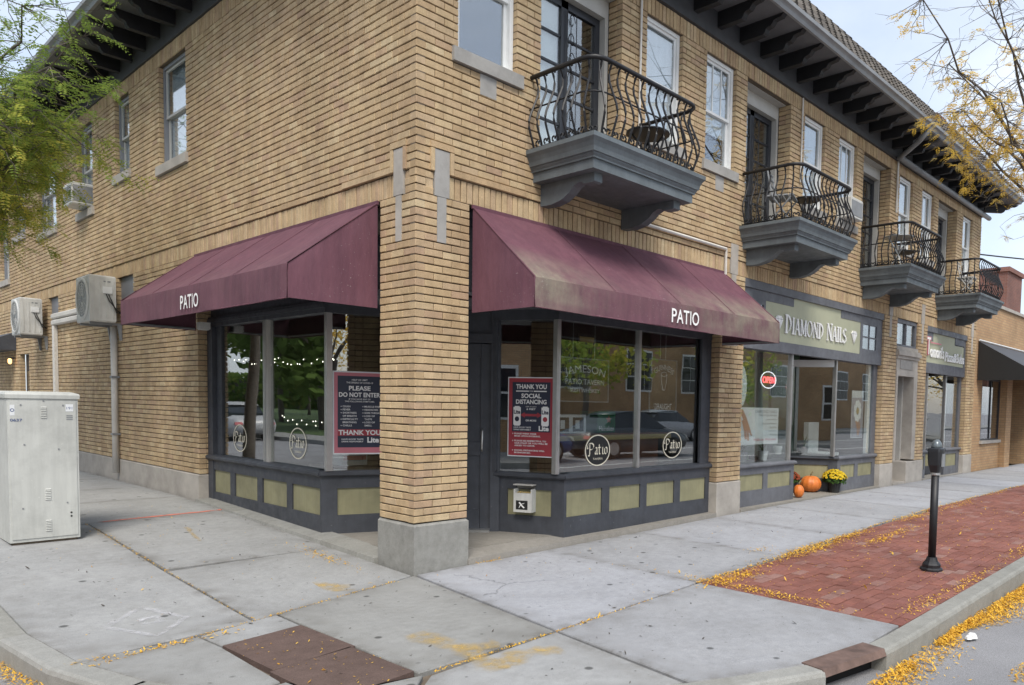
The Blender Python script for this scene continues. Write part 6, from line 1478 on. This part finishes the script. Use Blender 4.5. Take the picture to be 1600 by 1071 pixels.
def locust(name, label, base, fork, targets, leafy, mat, trunk_r, ll, tone_f, twigs=(7, 3), frl=.17, pairs=9):
    t = thing(name, label, 'tree', base); tr = MB(); lf = MB(); tn = []; br = MB()
    limb(tr, Vector(base)-V(0, 0, .05), fork, trunk_r, trunk_r*.72, 7, .006)
    for tg, r0, dens in targets:
        pts = limb(br, fork, tg, r0, .008, 9, .016, .06)
        for i in range(2, len(pts)):
            for _ in range(twigs[0] if i > 4 else twigs[0]//2):
                d = V(rnd.gauss(0, 1), rnd.gauss(0, 1), rnd.gauss(0, .55)).normalized(); l1 = rnd.uniform(.35, .8)
                tp = limb(br, pts[i], pts[i]+d*l1-V(0, 0, .08*l1), .007, .002, 5, .05)
                for _ in range(twigs[1]):
                    q = tp[rnd.randint(1, 5)]; d2 = (d*.6+V(rnd.gauss(0, 1), rnd.gauss(0, 1), rnd.gauss(0, .6))).normalized(); tq = limb(br, q, q+d2*rnd.uniform(.12, .35), .003, .0015, 3, .06)
                    for w_ in tq[1:]:
                        if rnd.random() < leafy*dens:
                            for _ in range(2): frond(lf, tn, w_, d2+V(rnd.gauss(0, .7), rnd.gauss(0, .7), rnd.gauss(-.2, .4)), frl*rnd.uniform(.6, 1.2), ll, ll*.2, pairs, tone_f(w_))
    tr.build('trunk', 'grime', t, smooth=True); br.build('branches', 'grime', t); c = lf.build('crown', mat, t, tone=tn); c['kind'] = 'stuff'
    return t
T = lambda *a: a
locust('honey_locust', 'green honey locust turning yellow over the side pavement', (-2.15, 9.6, .17), (-2.1, 9.3, 3.3),
  [((-1.3, 5.4, 4.6), .04, .9), ((-1.85, 4.4, 5.5), .035, .7), ((-2.0, 4.8, 5.9), .03, .5), ((-1.4, 6.4, 4.75), .04, 1), ((-1.55, 5.2, 4.35), .035, 1), ((-1.3, 7.8, 4.6), .035, .9), ((-2.0, 4.3, 4.6), .035, .7), ((-1.2, 8.8, 4.35), .025, .5), ((-1.3, 8.0, 4.9), .035, .8), ((-1.6, 6.0, 4.8), .03, 1), ((-1.75, 5.0, 4.9), .03, 1), ((-1.5, 7.2, 4.5), .03, .6), ((-2.1, 6.5, 6.2), .05, .35), ((-3.2, 9, 6.5), .06, .3), ((-2.8, 12, 6), .06, .3), ((-1.9, 11, 7), .06, .3)], 1.0, 'leafG', .12, .052,
  lambda p: .1+.75*max(0, min(1, (4.85-p.z)/.9+.25))*rnd.random()+rnd.uniform(0, .2), (6, 3), .20, 7)
locust('honey_locust', 'nearly bare honey locust with yellow leaves beside the street', (11.2, -3.0, .08), (11.0, -2.95, 4.3),
  [((6.2, -2.1, 6.6), .035, .35), ((6.9, -2.4, 7.4), .035, .15), ((7.4, -1.9, 6.7), .035, .45), ((7.9, -2.2, 5.75), .03, 1.2), ((7.2, -2.5, 6.1), .03, .8), ((8.6, -1.65, 6.3), .035, 1.4), ((9.5, -1.6, 6.4), .03, .9), ((8.2, -2.0, 7.6), .045, .15), ((9.3, -2.3, 8.4), .05, .12), ((12.5, -3.4, 7.8), .05, .2), ((10.2, -1.9, 6.3), .025, .6)], .42, 'leafT', .11, .046,
  lambda p: rnd.random(), (5, 3), .16, 7)
def street_tree(x, y, h, r, label, mat, n=2600, ls=.16):
    t = thing('street_tree', label, 'tree', (x, y, -.1)); tr = MB(); br = MB(); lf = MB(); tn = []
    limb(tr, (x, y, -.2), (x, y, h*.42), .16, .12, 5, .01)
    cl = []
    for i in range(13):
        a = rnd.uniform(0, 6.28); q = rnd.uniform(.25, .85); c = V(x+r*q*math.cos(a), y+r*q*math.sin(a), h*rnd.uniform(.30, .95)); cl.append((c, r*rnd.uniform(.28, .5), rnd.random())); limb(br, (x, y, h*.4), c, .06, .015, 5, .02)
    for c, q, tt in cl:
        for _ in range(n//13):
            d = V(rnd.gauss(0, 1), rnd.gauss(0, 1), rnd.gauss(0, .8)).normalized()*q*rnd.random()**.4; p = c+d; e1 = V(rnd.gauss(0, 1), rnd.gauss(0, 1), rnd.gauss(0, 1)).normalized(); e2 = e1.orthogonal().normalized(); s = ls*rnd.uniform(.6, 1.2); lf.quad(p-e1*s, p-e2*s*.5, p+e1*s, p+e2*s*.5); tn.extend([min(1, max(0, tt*.7+rnd.uniform(0, .3)))]*4)
    tr.build('trunk', 'grime', t, smooth=True); br.build('branches', 'grime', t); c = lf.build('crown', mat, t, tone=tn); c['kind'] = 'stuff'
# far side of the side street: lawn, footway and trees (seen mirrored in the tavern glass)
struct(MB().poly([V(*p, -.14) for p in ((-11, 12), (-90, 12), (-90, 140), (-11, 140))], [V(*p, .03) for p in ((-11, 12), (-90, 12), (-90, 140), (-11, 140))]).build('park_lawn', 'grass'))
struct(MB().box(-11, -9.2, 12, 140, -.14, .02).build('park_footway', 'slabB'))
for i, (x, y, h, r) in enumerate(((-14, 30, 9, 5), (-17, 41, 12, 6), (-15, 53, 10, 5.5), (-25, 36, 13, 7), (-28, 60, 15, 8), (-17, 70, 12, 6.5), (-36, 48, 14, 8))):
    street_tree(x, y, h, r, ['round dark leaved tree at the near edge of the park lawn', 'tall spreading tree on the park lawn', 'small round tree by the park footway', 'broad dark tree well back on the lawn', 'largest tree far back on the park lawn', 'far small tree by the park footway', 'wide tree at the back of the lawn'][i], 'leafD', 3600, .34)
hg = thing('park_hedge', 'clipped dark hedge running along the back of the park lawn', 'hedge', (-40, 60, 0)); lf = MB(); tn = []
for _ in range(9000):
    x = rnd.uniform(-46, -43); y = rnd.uniform(14, 130); z = rnd.uniform(0, 5.0); e1 = V(rnd.gauss(0, 1), rnd.gauss(0, 1), rnd.gauss(0, 1)).normalized(); e2 = e1.orthogonal().normalized(); p = V(x, y, z); lf.quad(p-e1*.5, p-e2*.3, p+e1*.5, p+e2*.3); tn.extend([rnd.random()]*4)
lf.build('foliage', 'leafD', hg, tone=tn); MB().box(-45.2, -44, 14, 130, 0, 4.2).build('stems', 'grime', hg)
# across the main street: brick building, trees, parked cars (also seen only as reflections)
ac = thing('brick_block', 'long tan brick building across the main street with square paned windows', 'building', (34, -21, 0)); MB().box(14, 62, -30, -21, -.1, 6.2).build('wall', 'nbrick', ac); MB().box(13.9, 62.1, -30.1, -20.85, 6.2, 6.45).build('coping', 'lime', ac)
for x in range(17, 60, 5):
    f_ = MB().box(x, x+2.2, -21.04, -20.96, 2.3, 4.6).build('window', 'white', ac)
    for i in range(3):
        for j in range(3): MB().box(x+.08+i*.7, x+.72+i*.7, -20.97, -20.94, 2.4+j*.72, 3.05+j*.72).build('pane', 'carglass', f_)
cb2 = thing('corner_block', 'two storey tan brick block across the side street', 'building', (-18, -2, 0)); MB().box(-26, -13.5, -14, 9, -.1, 7.2).build('wall', 'nbrick', cb2); MB().box(-26.1, -13.4, -14.1, 9.1, 7.2, 7.5).build('coping', 'lime', cb2)
for y in (-12, -8.5, -5, -1.5, 2, 5.5):
    for z in (1.0, 4.3):
        f_ = MB().box(-13.56, -13.46, y, y+1.5, z, z+1.7).build('window', 'white', cb2)
        for i in range(2):
            for j in range(2): MB().box(-13.47, -13.44, y+.08+i*.72, y+.70+i*.72, z+.08+j*.8, z+.80+j*.8).build('pane', 'carglass', f_)
struct(MB().box(-13.4, -9.2, -60, 11.9, -.14, .02).build('corner_footway', 'slabB'))
struct(MB().box(-60, 120, -20.9, -17, -.14, .02).build('far_sidewalk', 'slabB'))
street_tree(21, -18.2, 7.5, 3.2, 'yellowing street tree in front of the long tan brick building', 'leafG', 2200, .16); street_tree(-6, -18.5, 7, 3.6, 'golden street tree across the main street from the corner', 'leafT', 4500, .09); street_tree(33, -18.2, 7, 3, 'second yellowing street tree farther down the main street', 'leafG', 1500, .16)
lm = MB(); 
for y in (-8.1, -11.9): lm.box(-40, 110, y-.06, y+.06, -.128, -.1265)
struct(lm.build('lane_markings', 'whitep'))
def car(x, y, rz, paint, label):
    t = thing('parked_car', label, 'car', (x, y, -.13)); c, s = math.cos(rz), math.sin(rz)
    def T_(a, b, z): return V(x+a*c-b*s, y+a*s+b*c, -.13+z)
    st = [(-2.25,.45,.62,.72), (-2.15,.30,.85,.80), (-1.6,.22,.98,.86), (-1.0,.20,1.0,.88), (0,.19,.98,.90), (.9,.20,.95,.89), (1.5,.22,.88,.86), (2.05,.30,.75,.80), (2.25,.42,.60,.70)]
    bd = MB(); bd.rings([[T_(a, -w, lo), T_(a, -w-.03, (lo+hi)/2), T_(a, -w+.03, hi-.06), T_(a, -w*.75, hi), T_(a, w*.75, hi), T_(a, w-.03, hi-.06), T_(a, w+.03, (lo+hi)/2), T_(a, w, lo)] for a, lo, hi, w in st]); bd.build('body', paint, t, smooth=True)
    gh = MB(); gh.rings([[T_(a, -w, .93), T_(a+da, -w*.8, hi), T_(a+da, w*.8, hi), T_(a, w, .93)] for a, da, hi, w in ((-1.75, .25, 1.05, .76), (-1.2, .2, 1.38, .78), (-.3, .0, 1.45, .80), (.4, -.1, 1.42, .80), (1.15, -.1, 1.0, .78))]); gh.build('cabin_glass', 'carglass', t)
    rf_ = MB(); rf_.rings([[T_(a, -w, z_-.03), T_(a, -w, z_), T_(a, w, z_), T_(a, w, z_-.03)] for a, w, z_ in ((-1.15, .58, 1.37), (-.7, .64, 1.45), (-.2, .65, 1.475), (.35, .62, 1.45))]); rf_.build('roof', paint, t, smooth=True)
    for a, b in ((-1.38, .8), (1.38, .8), (-1.38, -.8), (1.38, -.8)):
        w_ = MB(); w_.rings([[T_(a+r*math.cos(q), b+d*(1 if b > 0 else -1), .32+r*math.sin(q)) for q in [2*math.pi*i/18 for i in range(18)]] for r, d in ((.2, -.12), (.32, -.12), (.33, -.05), (.33, .07), (.31, .11), (.22, .115))]); wo = w_.build('wheel', 'rubber', t)
        r_ = MB(); r_.rings([[T_(a+r*math.cos(q), b+d*(1 if b > 0 else -1), .32+r*math.sin(q)) for q in [2*math.pi*i/18 for i in range(18)]] for r, d in ((.215, .10), (.2, .122), (.05, .125))]); r_.build('rim', 'alu', wo)
    for b in (-.6, .6):
        m_ = MB(); m_.poly([T_(2.18, b-.14, .60), T_(2.18, b+.14, .60), T_(2.12, b+.14, .70), T_(2.12, b-.14, .70)], [T_(2.26, b-.14, .58), T_(2.26, b+.14, .58), T_(2.20, b+.14, .70), T_(2.20, b-.14, .70)]); m_.build('headlight', 'paper', t)
        m_ = MB(); m_.poly([T_(-2.18, b-.14, .62), T_(-2.18, b+.14, .62), T_(-2.14, b+.14, .72), T_(-2.14, b-.14, .72)], [T_(-2.27, b-.14, .62), T_(-2.27, b+.14, .62), T_(-2.22, b+.14, .72), T_(-2.22, b-.14, .72)]); m_.build('tail_light', 'red', t)
car(14.8, -10.2, R(4), 'carb', 'dark grey saloon car standing in the far lane of the main street'); car(9.6, -10.4, R(2), 'carblue', 'blue car behind the dark grey saloon in the far lane'); car(24, -16, 0, 'carsilver', 'silver car parked along the far kerb of the main street'); car(-8.2, 26, R(90), 'carsilver', 'silver car parked along the far side of the side street')
